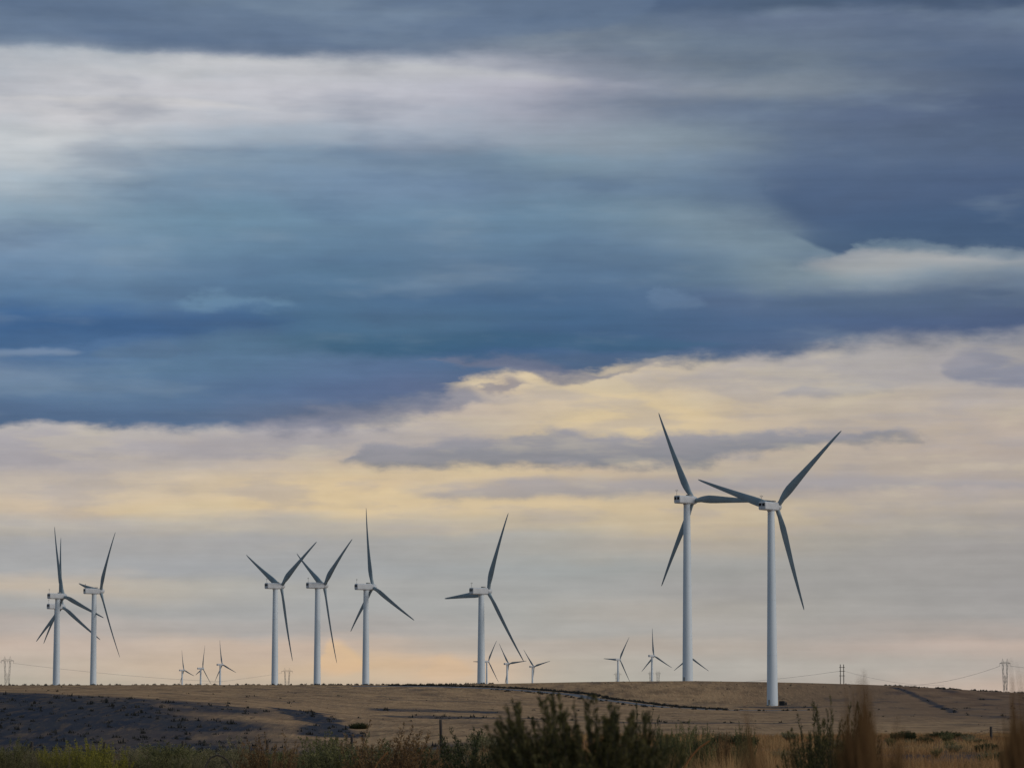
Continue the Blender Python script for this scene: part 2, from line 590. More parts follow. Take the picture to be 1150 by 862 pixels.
# scrub on the dark slope and scattered over the hill
cs = []; hs = []
ok = np.argwhere((YY > 470) & (YY < 1500) & (np.abs(XX) < YY * .16))
for i, j in ok[RNG.integers(0, len(ok), 60000)]:
    d = dark[i, j]
    if RNG.random() < d ** 2 * .26 * fbm(np.array([XX[i, j] / 14]), np.array([YY[i, j] / 40]), 3, 2)[0] ** 1.5 * 2 + .0015:
        cs.append((XX[i, j] + RNG.normal(0, .6), YY[i, j] + RNG.normal(0, 1.2), ZZ[i, j] - .05)); hs.append(.2 + .8 * RNG.random() ** 2.5)
small_scrub(np.array(cs), np.array(hs), 'slope_scrub', 'dark sagebrush scrub covering the dark slope and gullies', ML['scrub'], 12)
# ------------------------------------------------------------------ near grass (stuff)
def grass_patch(name, label, n, ylo, yhi, ulo, uhi, hlo, hhi, w, mat, clump=.35, nper=14, dens=None):
    m = n // nper
    y = np.sqrt(RNG.uniform(ylo ** 2, yhi ** 2, m))
    u = RNG.uniform(ulo, uhi, m)
    x = (u - 575) / F * y
    if dens is not None:
        k = RNG.random(m) < dens(x, y); x, y = x[k], y[k]
    m = len(x)
    hs = RNG.uniform(hlo, hhi, m)
    X = np.repeat(x, nper) + RNG.normal(0, clump, m * nper); Y = np.repeat(y, nper) + RNG.normal(0, clump, m * nper)
    Z = height(X, Y) - .02
    H = np.repeat(hs, nper) * RNG.uniform(.5, 1.1, m * nper)
    tone = np.clip(np.repeat(fbm(x / 3, y / 8, 77, 3), nper) * 1.6 - .3 + RNG.normal(0, .15, m * nper), 0, 1)
    V, Fc, T, D = blades(np.stack([X, Y, Z], -1), H, w * np.ones(len(X)), .55, tone)
    o = link(name, mesh_np(name, V, Fc, mat, False, dict(tone=T, dry=D)))
    tag(o, label, 'grass', None, 'stuff')
    return o


grass_patch('dry_grass', 'orange tan dry grass on the flat ground below the hill', 120000, 80, 225, 640, 1200, .15, .42, .022, ML['grass'], .30,
            dens=lambda x, y: .12 + .88 * (fbm(x / 2.0, y / 10, 5, 3) > .50))
grass_patch('tall_grass', 'straw coloured grass between the sagebrush clumps', 26000, 60, 225, -60, 640, .15, .42, .022, ML['grass_olive'], .3,
            dens=lambda x, y: .9 * (fbm(x / 3, y / 9, 15, 3) > .5))
grass_patch('foreground_grass', 'orange dry grass along the bottom edge of the view', 60000, 58, 115, 540, 1200, .30, .75, .014, ML['grass'], .16, nper=24,
            dens=lambda x, y: .05 + .95 * (fbm(x / 1.2, y / 5, 25, 2) > .54))


grass_patch('seeded_grass', 'tall rust and straw grass standing between the bushes', 30000, 26, 58, 535, 1180, .75, 1.12, .008, ML['grass'], .07, nper=30,
            dens=lambda x, y: 1.0 * (fbm(x / .7, y / 4, 61, 2) > .53))
grass_patch('straw_grass', 'straw stems standing among the brush at left', 16000, 30, 62, -30, 540, .72, 1.05, .008, ML['grass_olive'], .07, nper=30,
            dens=lambda x, y: 1.0 * (fbm(x / .7, y / 4, 62, 2) > .53))


# ------------------------------------------------------------------ shrubs
def shrub_mesh(seed, mat, stems=60, h=1.0, rad=.35, lean=.5, leaf=.05, leafw=.012, per=60, bare=.15, wind=0.0, plume=0.05, tip_rust=0.0, updir=.6):
    """feathery shrub: curved stems, each clothed in small narrow leaves; returns (foliage mesh, stem mesh)"""
    r = np.random.default_rng(seed)
    n = stems
    az = r.uniform(0, 2 * np.pi, n)
    rr = np.sqrt(r.uniform(0, 1, n))
    hh = h * r.uniform(.55, 1.0, n) * (1 - .32 * rr ** 2)
    base = np.stack([np.cos(az) * rr * rad * .25, np.sin(az) * rr * rad * .25, np.zeros(n)], -1)
    out = lean * rr * hh
    dirx = np.cos(az) * out + wind * hh; diry = np.sin(az) * out
    j1 = r.normal(0, .05, (n, 2)) * hh[:, None]

    def pos(t, i):
        x = base[i, 0] + dirx[i] * (t ** 1.4) + j1[i, 0] * np.sin(t * 3.1)
        y = base[i, 1] + diry[i] * (t ** 1.4) + j1[i, 1] * np.sin(t * 2.7)
        return np.stack([x, y, hh[i] * t], -1)
    # stems
    segs = 5
    V = []; Fc = []
    ii = np.arange(n)
    rowsv = []
    sr = .006 * h
    for k in range(segs + 1):
        t = np.full(n, k / segs)
        c = pos(t, ii); w = sr * (1 - .8 * k / segs)
        for a in (0, 2.094, 4.189):
            rowsv.append(c + np.array([math.cos(a), math.sin(a), 0]) * w)
    SV = np.stack(rowsv, 1).reshape(-1, 3)
    m = 3 * (segs + 1)
    b = (ii * m)[:, None]
    fs = []
    for k in range(segs):
        for a in range(3):
            a2 = (a + 1) % 3
            fs.append(b + np.array([[3 * k + a, 3 * k + a2, 3 * k + 3 + a2, 3 * k + 3 + a]]))
    SF = np.stack(fs, 1).reshape(-1, 4)
    # leaves
    I = np.repeat(ii, per)
    T = bare + (1 - bare) * r.uniform(0, 1, n * per) ** .75
    P = pos(T, I)
    P2 = pos(np.minimum(T + .04, 1.05), I)
    tang = P2 - P; tang /= np.linalg.norm(tang, axis=1)[:, None] + 1e-9
    rad_l = plume * h * (1.05 - T) ** .5 * r.uniform(0, 1, len(T))
    la = r.uniform(0, 2 * np.pi, len(T))
    P = P + np.stack([np.cos(la), np.sin(la), r.normal(0, .3, len(T))], -1) * rad_l[:, None]
    ddir = np.stack([np.cos(la), np.sin(la), np.zeros(len(T))], -1) * (1 - updir) + tang * updir + r.normal(0, .18, (len(T), 3))
    ddir /= np.linalg.norm(ddir, axis=1)[:, None]
    ll = leaf * h * r.uniform(.6, 1.3, len(T)) * (1.15 - .6 * T)
    side = np.cross(ddir, r.normal(0, 1, (len(T), 3))); side /= np.linalg.norm(side, axis=1)[:, None] + 1e-9
    w = leafw * h * r.uniform(.6, 1.2, len(T))
    A0 = P - side * w[:, None] * .3; A1 = P + side * w[:, None] * .3
    B0 = P + ddir * (ll * .55)[:, None] - side * w[:, None] * .5; B1 = P + ddir * (ll * .55)[:, None] + side * w[:, None] * .5
    C0 = P + ddir * ll[:, None] - side * w[:, None] * .08; C1 = P + ddir * ll[:, None] + side * w[:, None] * .08
    LV = np.stack([A0, A1, B1, B0, C1, C0], 1).reshape(-1, 3)
    b = (np.arange(len(T)) * 6)[:, None]
    LF = np.concatenate([b + np.array([[0, 1, 2, 3]]), b + np.array([[3, 2, 4, 5]])], 1).reshape(-1, 4)
    tone = np.clip(.5 * r.uniform(0, 1, n)[I] + .6 * r.uniform(0, 1, len(T)) * T, 0, 1)
    dry = np.clip((.45 - T) * 2.0 + tip_rust * (T > .8), 0, 1)
    fm = mesh_np('foliage', LV, LF, mat, False, dict(tone=np.repeat(tone, 6), dry=np.repeat(dry, 6)))
    sm = mesh_np('stem', SV, SF, M['wood'], False)
    return fm, sm


def add_shrub(name, meshes, loc, sc, rz, label, cat, group=None, sx=1.0):
    sc *= 1.16
    sx /= 1.05
    root = empty(name, loc, rz)
    root.scale = (sc * sx, sc * sx, sc)
    tag(root, label, cat, group)
    link('foliage', meshes[0], root)
    link('stem', meshes[1], root)
    return root


PROTO = {
    'green': [shrub_mesh(q, ML['sage_green'], 120, 1, .4, .55, .036, .009, 170, .12, .03) for q in (1, 2)],
    'dark': [shrub_mesh(q, ML['sage_dark'], 120, 1, .4, .55, .036, .009, 170, .10, .02) for q in (3, 4)],
    'yellow': [shrub_mesh(q, ML['sage_yellow'], 110, 1, .4, .55, .036, .010, 150, .15) for q in (5, 6)],
    'grey': [shrub_mesh(q, ML['sage_grey'], 120, 1, .4, .6, .036, .009, 160, .12) for q in (7, 8)],
    'rust': [shrub_mesh(q, ML['sage_rust'], 110, 1, .4, .45, .036, .008, 150, .12, .03) for q in (9, 10)],
    'bush': [shrub_mesh(q, ML['bush'], 160, 1, .5, .5, .034, .008, 190, .06, .0, .03) for q in (17, 18)],
    'mound': [shrub_mesh(q, ML['sage_dark'], 260, 1, 2.6, .35, .08, .022, 60, .0, 0.0, .12) for q in (12, 13)],
    'far': [shrub_mesh(q, ML['sage_grey' if q % 2 else 'sage_green'], 90, 1, .6, .8, .07, .020, 50, .05, 0.0, .08) for q in (14, 15)],
}
# each: kind, column, row of its top, distance, width factor, label
WHERE = [
    ('green', 4, 829, 62, 1.0, 'olive sagebrush cut by the left edge of the view'),
    ('grey', 30, 838, 80, 1.3, 'low grey green sagebrush just right of the left edge'),
    ('yellow', 62, 840, 70, 1.0, 'small yellow green rabbitbrush beside the leftmost fence posts'),
    ('yellow', 96, 832, 66, 1.1, 'bright yellow green rabbitbrush, tallest at lower left'),
    ('yellow', 122, 841, 58, 1.0, 'yellow tinged rabbitbrush in front of the bright one at lower left'),
    ('grey', 150, 843, 85, 1.4, 'pale low sagebrush right of the yellow brush'),
    ('green', 185, 840, 60, 1.2, 'wide olive sagebrush below the dark slope'),
    ('grey', 215, 846, 75, 1.4, 'low grey sagebrush behind the drooping arched stem'),
    ('grey', 266, 834, 55, .9, 'tall pale grey sagebrush right of the arched stem'),
    ('rust', 303, 832, 48, 1.0, 'rusty brown brush plume left of the dark green clump'),
    ('green', 335, 843, 58, 1.2, 'olive sagebrush under the dark gully'),
    ('green', 366, 830, 52, 1.1, 'green sagebrush with upright tips below the dark gully'),
    ('green', 402, 824, 50, 1.2, 'largest green sagebrush left of the tall fence post'),
    ('rust', 438, 824, 44, 1.2, 'rusty seeded brush just right of the largest green sagebrush'),
    ('rust', 468, 830, 50, 1.0, 'brown brush at the foot of the tall fence post'),
    ('dark', 520, 826, 46, 1.1, 'dark green sagebrush between the tall post and the big bush'),
    ('grey', 548, 836, 60, 1.0, 'pale sagebrush at the left foot of the big dark bush'),
    ('dark', 722, 806, 30, .30, 'thin dark sprigs just right of the big dark bush'),
    ('green', 757, 811, 58, .62, 'rounded green sagebrush between big bush and nearest turbine'),
    ('green', 786, 818, 66, .6, 'smaller green sagebrush right of the rounded green one'),
    ('rust', 812, 822, 70, .5, 'rusty seeded brush with thin upright tips below the nearest turbine'),
    ('green', 836, 817, 60, .4, 'narrow green sagebrush left of the leaning brown grass'),
    ('bush', 938, 803, 26, .50, 'dark olive sagebrush beside the tall grass plume'),
    ('bush', 912, 818, 31, .50, 'lower dark sagebrush left of the tall grass plume'),
]
for i, (k, px, py, Y, sx, lab) in enumerate(WHERE):
    top = at(px, py, Y)
    g = gz(top.x, Y)
    add_shrub('sagebrush' if k in ('green', 'dark', 'grey', 'bush') else ('rabbitbrush' if k == 'yellow' else 'seed_brush'),
              PROTO[k][i % 2], (top.x, Y, g - .03), top.z - g + .03, random.uniform(0, 6.28), lab, 'shrub', 'sagebrush and rabbitbrush in the foreground', sx)
# low green shrubs by the right fence
for i, (px, py, Y, sx, lab) in enumerate([(1042, 823, 205, 1.6, 'leftmost of the low green bushes beside the right fence'),
                                           (1062, 820, 200, 1.9, 'highest of the low green bushes beside the right fence'),
                                           (1085, 823, 204, 1.6, 'rightmost of the low green bushes beside the right fence')]):
    top = at(px, py, Y); g = gz(top.x, Y)
    add_shrub('green_bush', PROTO['mound'][i % 2], (top.x, Y, g - .05), top.z - g, i * 1.3, lab, 'shrub', 'low bushes beside the right fence', sx * 1.2)
p = ground_hit(403, 818)
add_shrub('round_bush', PROTO['mound'][0], (p.x, p.y, p.z - .2), 1.25, .4, 'lone dark bush on the tan slope right of the gully', 'shrub', None, 1.6)
p = ground_hit(58, 800)
# small brush in a loose row further back, nothing tells one from the next
for k in range(64):
    u = random.uniform(-15, 560); Y = random.uniform(105, 215)
    x = (u - 575) * Y / F; g = gz(x, Y)
    add_shrub('small_sagebrush', PROTO['far'][k % 2], (x, Y, g - .04), random.uniform(.5, .95), random.uniform(0, 6.28),
              'one of the small sagebrush tufts between the nearer brush and the hill', 'shrub', 'small sagebrush tufts far behind the nearer brush', random.uniform(1.1, 1.7))
for k in range(46):
    Y = random.uniform(75, 210); u = random.uniform(690, 1165)
    x = (u - 575) * Y / F; g = gz(x, Y)
    add_shrub('small_sagebrush', PROTO['far' if k % 3 else 'mound'][k % 2], (x, Y, g - .04), random.uniform(.3, .62), random.uniform(0, 6.28),
              'one of the low sagebrush tufts scattered through the dry grass at right', 'shrub', 'low sagebrush tufts in the right dry grass', random.uniform(1.0, 1.6))
# the big dark bush, close and slightly out of focus
big = shrub_mesh(33, ML['bush'], 560, 1, .85, .44, .034, .009, 220, .0, -.12, .030, 0.0, .70)
top = at(653, 785, 13.5); g = gz(top.x, 13.5)
add_shrub('big_sagebrush', big, (top.x + .05, 13.5, g - .03), (top.z - g + .04) / 1.10, .6, 'big dark sagebrush with feathery tips, nearest bush in the centre', 'shrub', None, .88)


# close grass clumps
def tuft(name, px, py, Y, n, spread, label, mat, wind=0.0, w=.004, fan=.12, seed=0, group=None, lo=.45):
    """dense clump of long stalks, tallest in the middle, each with a narrow seed head"""
    r = np.random.default_rng(seed)
    top = at(px, py, Y); g = gz(top.x, Y); H = top.z - g
    segs = 8
    az = r.uniform(0, 2 * np.pi, n); rr = r.uniform(0, 1, n) ** .7
    nb = 9; bi = r.integers(0, nb, n)                      # stalks stand in several bunches of their own height and lean
    bx = r.uniform(-1, 1, nb) * spread * .95; bh = 1 - .34 * (np.abs(bx) / spread) ** 1.2 * r.uniform(.5, 1.3, nb); bl = r.normal(0, .022, nb)
    bh[0] = 1.0; bx[0] *= .2; bx[1] = spread * .25; bh[1] = .93
    hh = H * np.clip((1 - (1 - lo) * 1.0 * rr) * (.74 + .29 * r.uniform(0, 1, n) ** 2), .2, 1.02)
    rows = []
    hh = hh * bh[bi]
    fx = np.cos(az) * rr * fan + wind + bl[bi]; fy = np.sin(az) * rr * fan
    jx = r.normal(0, .012, n)
    for k in range(segs + 1):
        t = k / segs
        c = np.stack([bx[bi] + np.cos(az) * rr * spread * .5 * (1 - .5 * t) - wind * hh * .6 + fx * hh * t ** 1.7 + jx * np.sin(t * 3) * hh, np.sin(az) * rr * spread + fy * hh * t ** 1.7, hh * t * np.ones(n)], -1)
        ww = w * (.75 * (1 - t) + .12 + .7 * math.exp(-((t - .84) / .09) ** 2)) * .5
        rows += [c - np.array([ww, 0, 0]), c + np.array([ww, ww * .5, 0])]
    V = np.stack(rows, 1).reshape(-1, 3)
    m = 2 * (segs + 1); b = (np.arange(n) * m)[:, None]
    Fc = np.concatenate([b + np.array([[2 * k, 2 * k + 1, 2 * k + 3, 2 * k + 2]]) for k in range(segs)], 1).reshape(-1, 4)
    tone = np.repeat(r.uniform(0, 1, n), m); dry = np.tile(np.linspace(.8, 0, segs + 1).repeat(2), n)
    o = link(name, mesh_np(name, V, Fc, mat, False, dict(tone=tone, dry=dry)), None, (top.x, Y, g - .02))
    tag(o, label, 'grass clump', group)
    return o


GG = 'tall blurred grass clumps close to the camera'
tuft('tall_grass_clump', 972, 738, 8.0, 4600, .085, 'tallest brown grass plume rising past the skyline, right of centre', ML['grass_brown'], -.03, .0055, .05, 1, GG, .80)
tuft('tall_grass_clump', 996, 784, 8.6, 4200, .085, 'darker shorter grass plume leaning against the tallest one', ML['grass_brown'], -.02, .0055, .05, 2, GG, .78)
tuft('tall_grass_clump', 884, 778, 7.4, 3600, .055, 'thin brown grass plume below the nearest turbine', ML['grass_brown'], -.09, .0055, .05, 3, GG, .78)
tuft('tall_grass_clump', 1150, 732, 7.6, 3800, .065, 'brown grass plume cut by the right edge of the view', ML['grass_brown'], -.02, .0055, .05, 4, GG, .78)


# arched bare stem at lower left
def stem_curve(name, pts, Y, r, mat, label, cat):
    mb = MB()
    P = [at(x, y, Y) for x, y in pts]
    for a, b in zip(P[:-1], P[1:]):
        mb.tube(a, b, r, r * .9, 5, True)
    o = link(name, mb.mesh(name, mat))
    return tag(o, label, cat)


stem_curve('arched_stem', [(232, 880), (230, 866), (232, 857), (237, 850), (244, 847.5), (250, 849), (255, 853), (260, 861), (262, 880)], 30, .008, M['wood'],
           'dark drooping stem arched like a hoop at lower left', 'plant stem')
stem_curve('bent_stem', [(415, 880), (419, 866), (424, 856), (430, 849), (436, 843)], 30, .006, ML['grass'], 'pale yellow curved stalk in front of the largest green sagebrush', 'plant stem')
stem_curve('dead_branch', [(768, 862), (776, 849), (785, 839), (797, 831)], 34, .010, ML['grass'], 'pale bare branch leaning over dry grass right of centre', 'branch')


# ------------------------------------------------------------------ fence
def fence(name, cols, Y, label, hts, wires=True):
    root = empty(name, on_ground(cols[0], Y))
    tag(root, label, 'fence')
    base = root.location
    tops = []
    for c, hpx in zip(cols, hts):
        p = on_ground(c, Y + random.uniform(-.3, .3))
        H = (HOR - hpx) * Y / F + EYE - p.z
        mb = MB()
        mb.lathe([(.085, -.3), (.08, H * .5), (.07, H - .02), (.05, H)], 9)
        if H > .3:
            link('post', mb.mesh('post', M['wood']), root, p - base, (random.uniform(-.03, .03), random.uniform(-.03, .03), 0))
        tops.append((p, H))
    if wires:
        for fr in (.35, .62, .9):
            mb = MB()
            for (a, ha), (b, hb) in zip(tops[:-1], tops[1:]):
                n = max(2, int((b - a).length / 2))
                for k in range(n):
                    t0, t1 = k / n, (k + 1) / n
                    q0 = a.lerp(b, t0); q1 = a.lerp(b, t1)
                    z0 = a.z + ha * fr + (b.z + hb * fr - a.z - ha * fr) * t0 - .06 * 4 * t0 * (1 - t0)
                    z1 = a.z + ha * fr + (b.z + hb * fr - a.z - ha * fr) * t1 - .06 * 4 * t1 * (1 - t1)
                    mb.tube((q0.x - base.x, q0.y - base.y, z0 - base.z), (q1.x - base.x, q1.y - base.y, z1 - base.z), .007, None, 4, False)
            link('wire', mb.mesh('wire', M['barb']), root)
    return root


fence('wire_fence', [-60, 36, 118, 205, 300, 396, 496], 175, 'dark wooden post and wire fence below the dark slope, at left', [833, 832, 832, 831, 830, 826, 807])
fence('wire_fence', [1030, 1072, 1113, 1155, 1200], 190, 'dark wooden post and wire fence below the hill, at far right', [829, 828, 815, 818, 818])

# ------------------------------------------------------------------ wind turbines
R = 44.0
PREB = 2.4
LOG = []


def blade_mesh():
    V = []; Fc = []; n = 18; st = []
    #  r, chord, thickness, twist(deg)
    tab = [(1.2, 1.9, 1.9, 14), (2.6, 1.95, 1.85, 14), (4.5, 2.4, 1.5, 14), (7, 3.15, 1.1, 13), (9.5, 3.5, .9, 11), (13, 3.3, .72, 8), (18, 2.75, .55, 5),
           (24, 2.2, .42, 3), (30, 1.7, .31, 1.5), (36, 1.25, .22, .5), (40, .95, .16, 0), (42.6, .66, .11, 0), (43.7, .34, .06, 0), (44, .08, .03, 0)]
    for r, c, th, tw in tab:
        tw = math.radians(tw)
        circ = min(1, max(0, (4.5 - r) / 2.5)) if r < 4.5 else 0
        for i in range(n):
            t = 2 * math.pi * i / n
            # airfoil-like ellipse, sharper trailing edge; pitch axis at 30% chord
            x = math.cos(t); y = math.sin(t)
            xe = (x * .5 + (0 if circ else 0))
            ye = y * .5 * (1 - .55 * (x < 0) * abs(x) * (1 - circ))
            px = (xe - .18 * (1 - circ)) * c; py = ye * th
            X = px * math.cos(tw) - py * math.sin(tw); Yv = px * math.sin(tw) + py * math.cos(tw)
            V.append((X, Yv + PREB * (r / R) ** 2, r))
    m = len(tab)
    for k in range(m - 1):
        for i in range(n):
            j = (i + 1) % n
            Fc.append((k * n + i, k * n + j, (k + 1) * n + j, (k + 1) * n + i))
    mb = MB(); mb.add(V, Fc, True); mb.add(V, [tuple(range(n))[::-1], tuple(range((m - 1) * n, m * n))])
    return mb.mesh('blade', M['blade'])


BLADE = blade_mesh()
HUBY = 4.2
mb = MB(); mb.lathe([(1.35, -1.3), (1.75, -.9), (1.8, .4), (1.55, 1.3), (1.05, 2.0), (.45, 2.4), (.05, 2.5)], 24, (0, 0, 0), 'Y')
HUB = mb.mesh('hub', M['nacelle'])
mb = MB(); mb.box((0, -1.6, 0), (3.6, 9.6, 3.4), None, .42)
mb.lathe([(1.5, 3.05), (1.3, 3.35)], 24, (0, 0, 0), 'Y')
NAC = mb.mesh('nacelle', M['nacelle'])
mb = MB(); mb.box((0, 0, 0), (1.25, .12, 1.15)); VENT = mb.mesh('vent', M['vent'])
mb = MB()
mb.tube((0, 0, 0), (0, 0, 2.6), .09, .06, 6); mb.tube((-.6, 0, 1.9), (.6, 0, 1.9), .06, None, 6); mb.tube((-.6, 0, 1.9), (-.6, 0, 2.4), .1, None, 6); mb.tube((.6, 0, 1.9), (.6, 0, 2.4), .1, None, 6)
MAST = mb.mesh('sensor_mast', M['lattice'])
mb = MB(); mb.box((0, 0, 0), (2.2, 1.5, .5), None, .1); HATCH = mb.mesh('roof_cooler', M['lattice'])


def tower_mesh(H):
    mb = MB()
    prof = []
    top = H - 2.0
    for k in range(0, 25):
        t = k / 24
        prof.append((2.3 + (1.42 - 2.3) * t, -1.0 + (top + 1.0) * t))
    mb.lathe(prof, 40)
    for t in (.27, .55, .8):
        r = 2.3 + (1.42 - 2.3) * t + .03
        z = -1 + (top + 1) * t
        mb.lathe([(r - .06, z - .12), (r, z - .1), (r, z + .1), (r - .06, z + .12)], 40)
    mb.lathe([(1.3, top - .3), (1.65, top), (1.65, top + .2)], 32)
    return mb.mesh('tower', M['tower'])


def turbine(tips, label, group, near=True, size=1.0, shift=0.0):
    """fit yaw, shaft tilt, distance and rotor phase to three blade tips seen in the photo"""
    n3 = 2 * math.pi / 3
    mx = sum(t[0] for t in tips) / 3; my = sum(t[1] for t in tips) / 3
    dl = [(t[0] - mx, my - t[1]) for t in tips]
    dl.sort(key=lambda d: math.atan2(d[0] * 1.35, d[1]))
    a = sum(d[1] * math.cos(n3 * k) for k, d in enumerate(dl)) / 1.5
    b = -sum(d[1] * math.sin(n3 * k) for k, d in enumerate(dl)) / 1.5
    ph = math.atan2(b, a); A_ = math.hypot(a, b)
    B_ = sum(d[0] * math.sin(ph + n3 * k) for k, d in enumerate(dl)) / 1.5
    C_ = sum(d[0] * math.cos(ph + n3 * k) for k, d in enumerate(dl)) / 1.5
    psi = math.acos(min(.95, max(.3, B_ / A_)))
    tilt = min(math.radians(7), max(math.radians(2), math.asin(max(-.3, min(.3, -C_ / A_ / math.sin(psi))))))
    if not near: tilt = math.radians(4)
    L_ = A_ / math.cos(tilt)
    D = F * R / L_ * size
    Mid = at(mx + shift, my, D)
    fwd = Vector((math.sin(psi), math.cos(psi), 0))
    shaft = fwd * math.cos(tilt) + Vector((0, 0, math.sin(tilt)))
    hub = Mid - shaft * PREB * size
    base = hub - fwd * HUBY * size
    g = gz(base.x, base.y)
    H = (hub.z - g) / size
    LOG.append('%4d D %.0f psi %.0f tilt %.1f H %.1f' % (mx, D, math.degrees(psi), math.degrees(tilt), H))
    root = empty('wind_turbine', (base.x, base.y, g), -psi)
    root.scale = (size, size, size)
    tag(root, label, 'wind turbine', group)
    tw = link('tower', tower_mesh(H), root)
    nac = link('nacelle', NAC, root, (0, 0, H))
    link('hub', HUB, root, (0, HUBY, H), (tilt, 0, 0))
    for k in range(3):
        bl = link('blade', BLADE, root)
        q = Matrix.Rotation(tilt, 4, 'X') @ Matrix.Rotation(ph + k * n3, 4, 'Y')
        bl.rotation_euler = q.to_euler()
        bl.location = (0, HUBY, H)
    if near:
        for x in (-.85, .85):
            link('vent', VENT, nac, (x, -6.42, .45))
        link('sensor_mast', MAST, nac, (-.9, -5.4, 1.85))
        link('roof_cooler', HATCH, nac, (.1, 1.2, 2.1))
        m = MB(); m.box((0, 0, 0), (.95, .12, 2.1)); m.box((0, -.5, -1.3), (1.5, 1.2, .5))
        a = math.radians(200)
        link('door', m.mesh('door', M['lattice']), tw, (0, -2.27, 1.5))
    return root, D, H


GN = 'tall white wind turbines around the ridge'
GF = 'small distant wind turbines beyond the ridge'
T1, D1, H1 = turbine([(788, 533), (940, 488), (901, 685)], 'nearest white wind turbine, its whole tower visible down to the tan slope', GN)
turbine([(740, 460), (861, 568), (743, 656)], 'tall wind turbine just left of the nearest one, one blade almost level towards it', GN, True, 1.06, 1.5)
turbine([(571, 578), (498, 669), (588, 743)], 'lone white wind turbine in the middle, one blade pointing left almost level', GN)
turbine([(411, 570), (467, 698), (391, 707)], 'wind turbine with one blade straight up, right of the pair with crossing blades', GN)
turbine([(329, 618), (398.5, 608.5), (378.7, 744)], 'right turbine of the pair whose raised blades cross', GN)
turbine([(272, 620), (358.8, 611), (329, 741.7)], 'left turbine of the pair whose raised blades cross', GN)
turbine([(58.5, 590.6), (122.5, 695), (41.8, 721)], 'leftmost white wind turbine in front, hiding another one behind its tower', GN, True, 1.0, 1.0)
turbine([(65, 603.7), (115.5, 719), (30.6, 718.7)], 'wind turbine mostly hidden behind the leftmost tower, its nacelle just lower', GN, True, 1.0, 3.2)
turbine([(131.4, 599.8), (76.6, 651.9), (135, 738)], 'second tower from the left, one short blade pointing left', GN, True, 1.0, 3.0)
turbine([(201.7, 728.9), (220.7, 758.9), (201.5, 768.7)], 'leftmost and lowest of the three tiny turbines at left', GF, False)
turbine([(230.4, 724.3), (217.6, 757.2), (239.6, 768.7)], 'middle one of the three tiny turbines at left', GF, False)
turbine([(246.3, 718), (267, 755), (240, 764.5)], 'rightmost and highest of the three tiny turbines at left', GF, False)
turbine([(558.2, 719), (559.7, 765.7), (531, 742)], 'tiny turbine peeping out right behind the middle tower', GF, False)
turbine([(559.7, 721.8), (591.2, 742), (567.5, 771)], 'tiny turbine just under the tip of the middle turbine blade', GF, False)
turbine([(588.3, 728.6), (617.7, 742.2), (597, 773.5)], 'tiny turbine right of the middle turbine blade tip, blades spread in a V', GF, False)
turbine([(707.9, 715.5), (678.5, 738.6), (705.6, 766)], 'tiny turbine with one blade pointing left, between middle and right groups', GF, False)
turbine([(732.4, 705), (753.6, 749.7), (721.4, 753.5)], 'tiny turbine with one blade straight up, left of the tall right towers', GF, False)
turbine([(774.5, 707), (794.9, 753.3), (757.9, 752.2)], 'tiny turbine hidden behind a tall tower, two blades spread out beside it', GF, False)

# transformer box at the nearest turbine's foot
p = T1.location
tb = empty('transformer_box', (p.x + 3.6, p.y - 5.0, gz(p.x + 3.6, p.y - 5.0)), math.radians(-20))
tag(tb, 'small dark transformer cabinet at the foot of the nearest turbine', 'transformer')
mb = MB(); mb.box((0, 0, .95), (2.2, 1.7, 1.9), None, .08); link('cabinet', mb.mesh('cabinet', M['box']), tb)
mb = MB(); mb.box((0, 0, .02), (3.0, 2.4, .2)); link('plinth', mb.mesh('plinth', M['road']), tb)
mb = MB(); mb.box((1.75, 0, .8), (.35, 1.2, 1.3)); mb.box((1.35, 0, .8), (.6, .2, .2)); link('radiator', mb.mesh('radiator', M['box']), tb)


# ------------------------------------------------------------------ power pylons
def lattice_col(mb, a, b, w0, w1, r, n):
    """square lattice mast from a to b"""
    a, b = Vector(a), Vector(b)
    for sx in (-1, 1):
        for sy in (-1, 1):
            mb.tube(a + Vector((sx * w0, sy * w0, 0)), b + Vector((sx * w1, sy * w1, 0)), r, r * .9, 4, False)
    for k in range(n):
        t0, t1 = k / n, (k + 1) / n
        q0, q1 = a.lerp(b, t0), a.lerp(b, t1)
        v0, v1 = w0 + (w1 - w0) * t0, w0 + (w1 - w0) * t1
        s = 1 if k % 2 else -1
        for sy in (-1, 1):
            mb.tube(q0 + Vector((s * v0, sy * v0, 0)), q1 + Vector((-s * v1, sy * v1, 0)), r * .6, None, 4, False)
            mb.tube(q0 + Vector((sy * v0, s * v0, 0)), q1 + Vector((sy * v1, -s * v1, 0)), r * .6, None, 4, False)


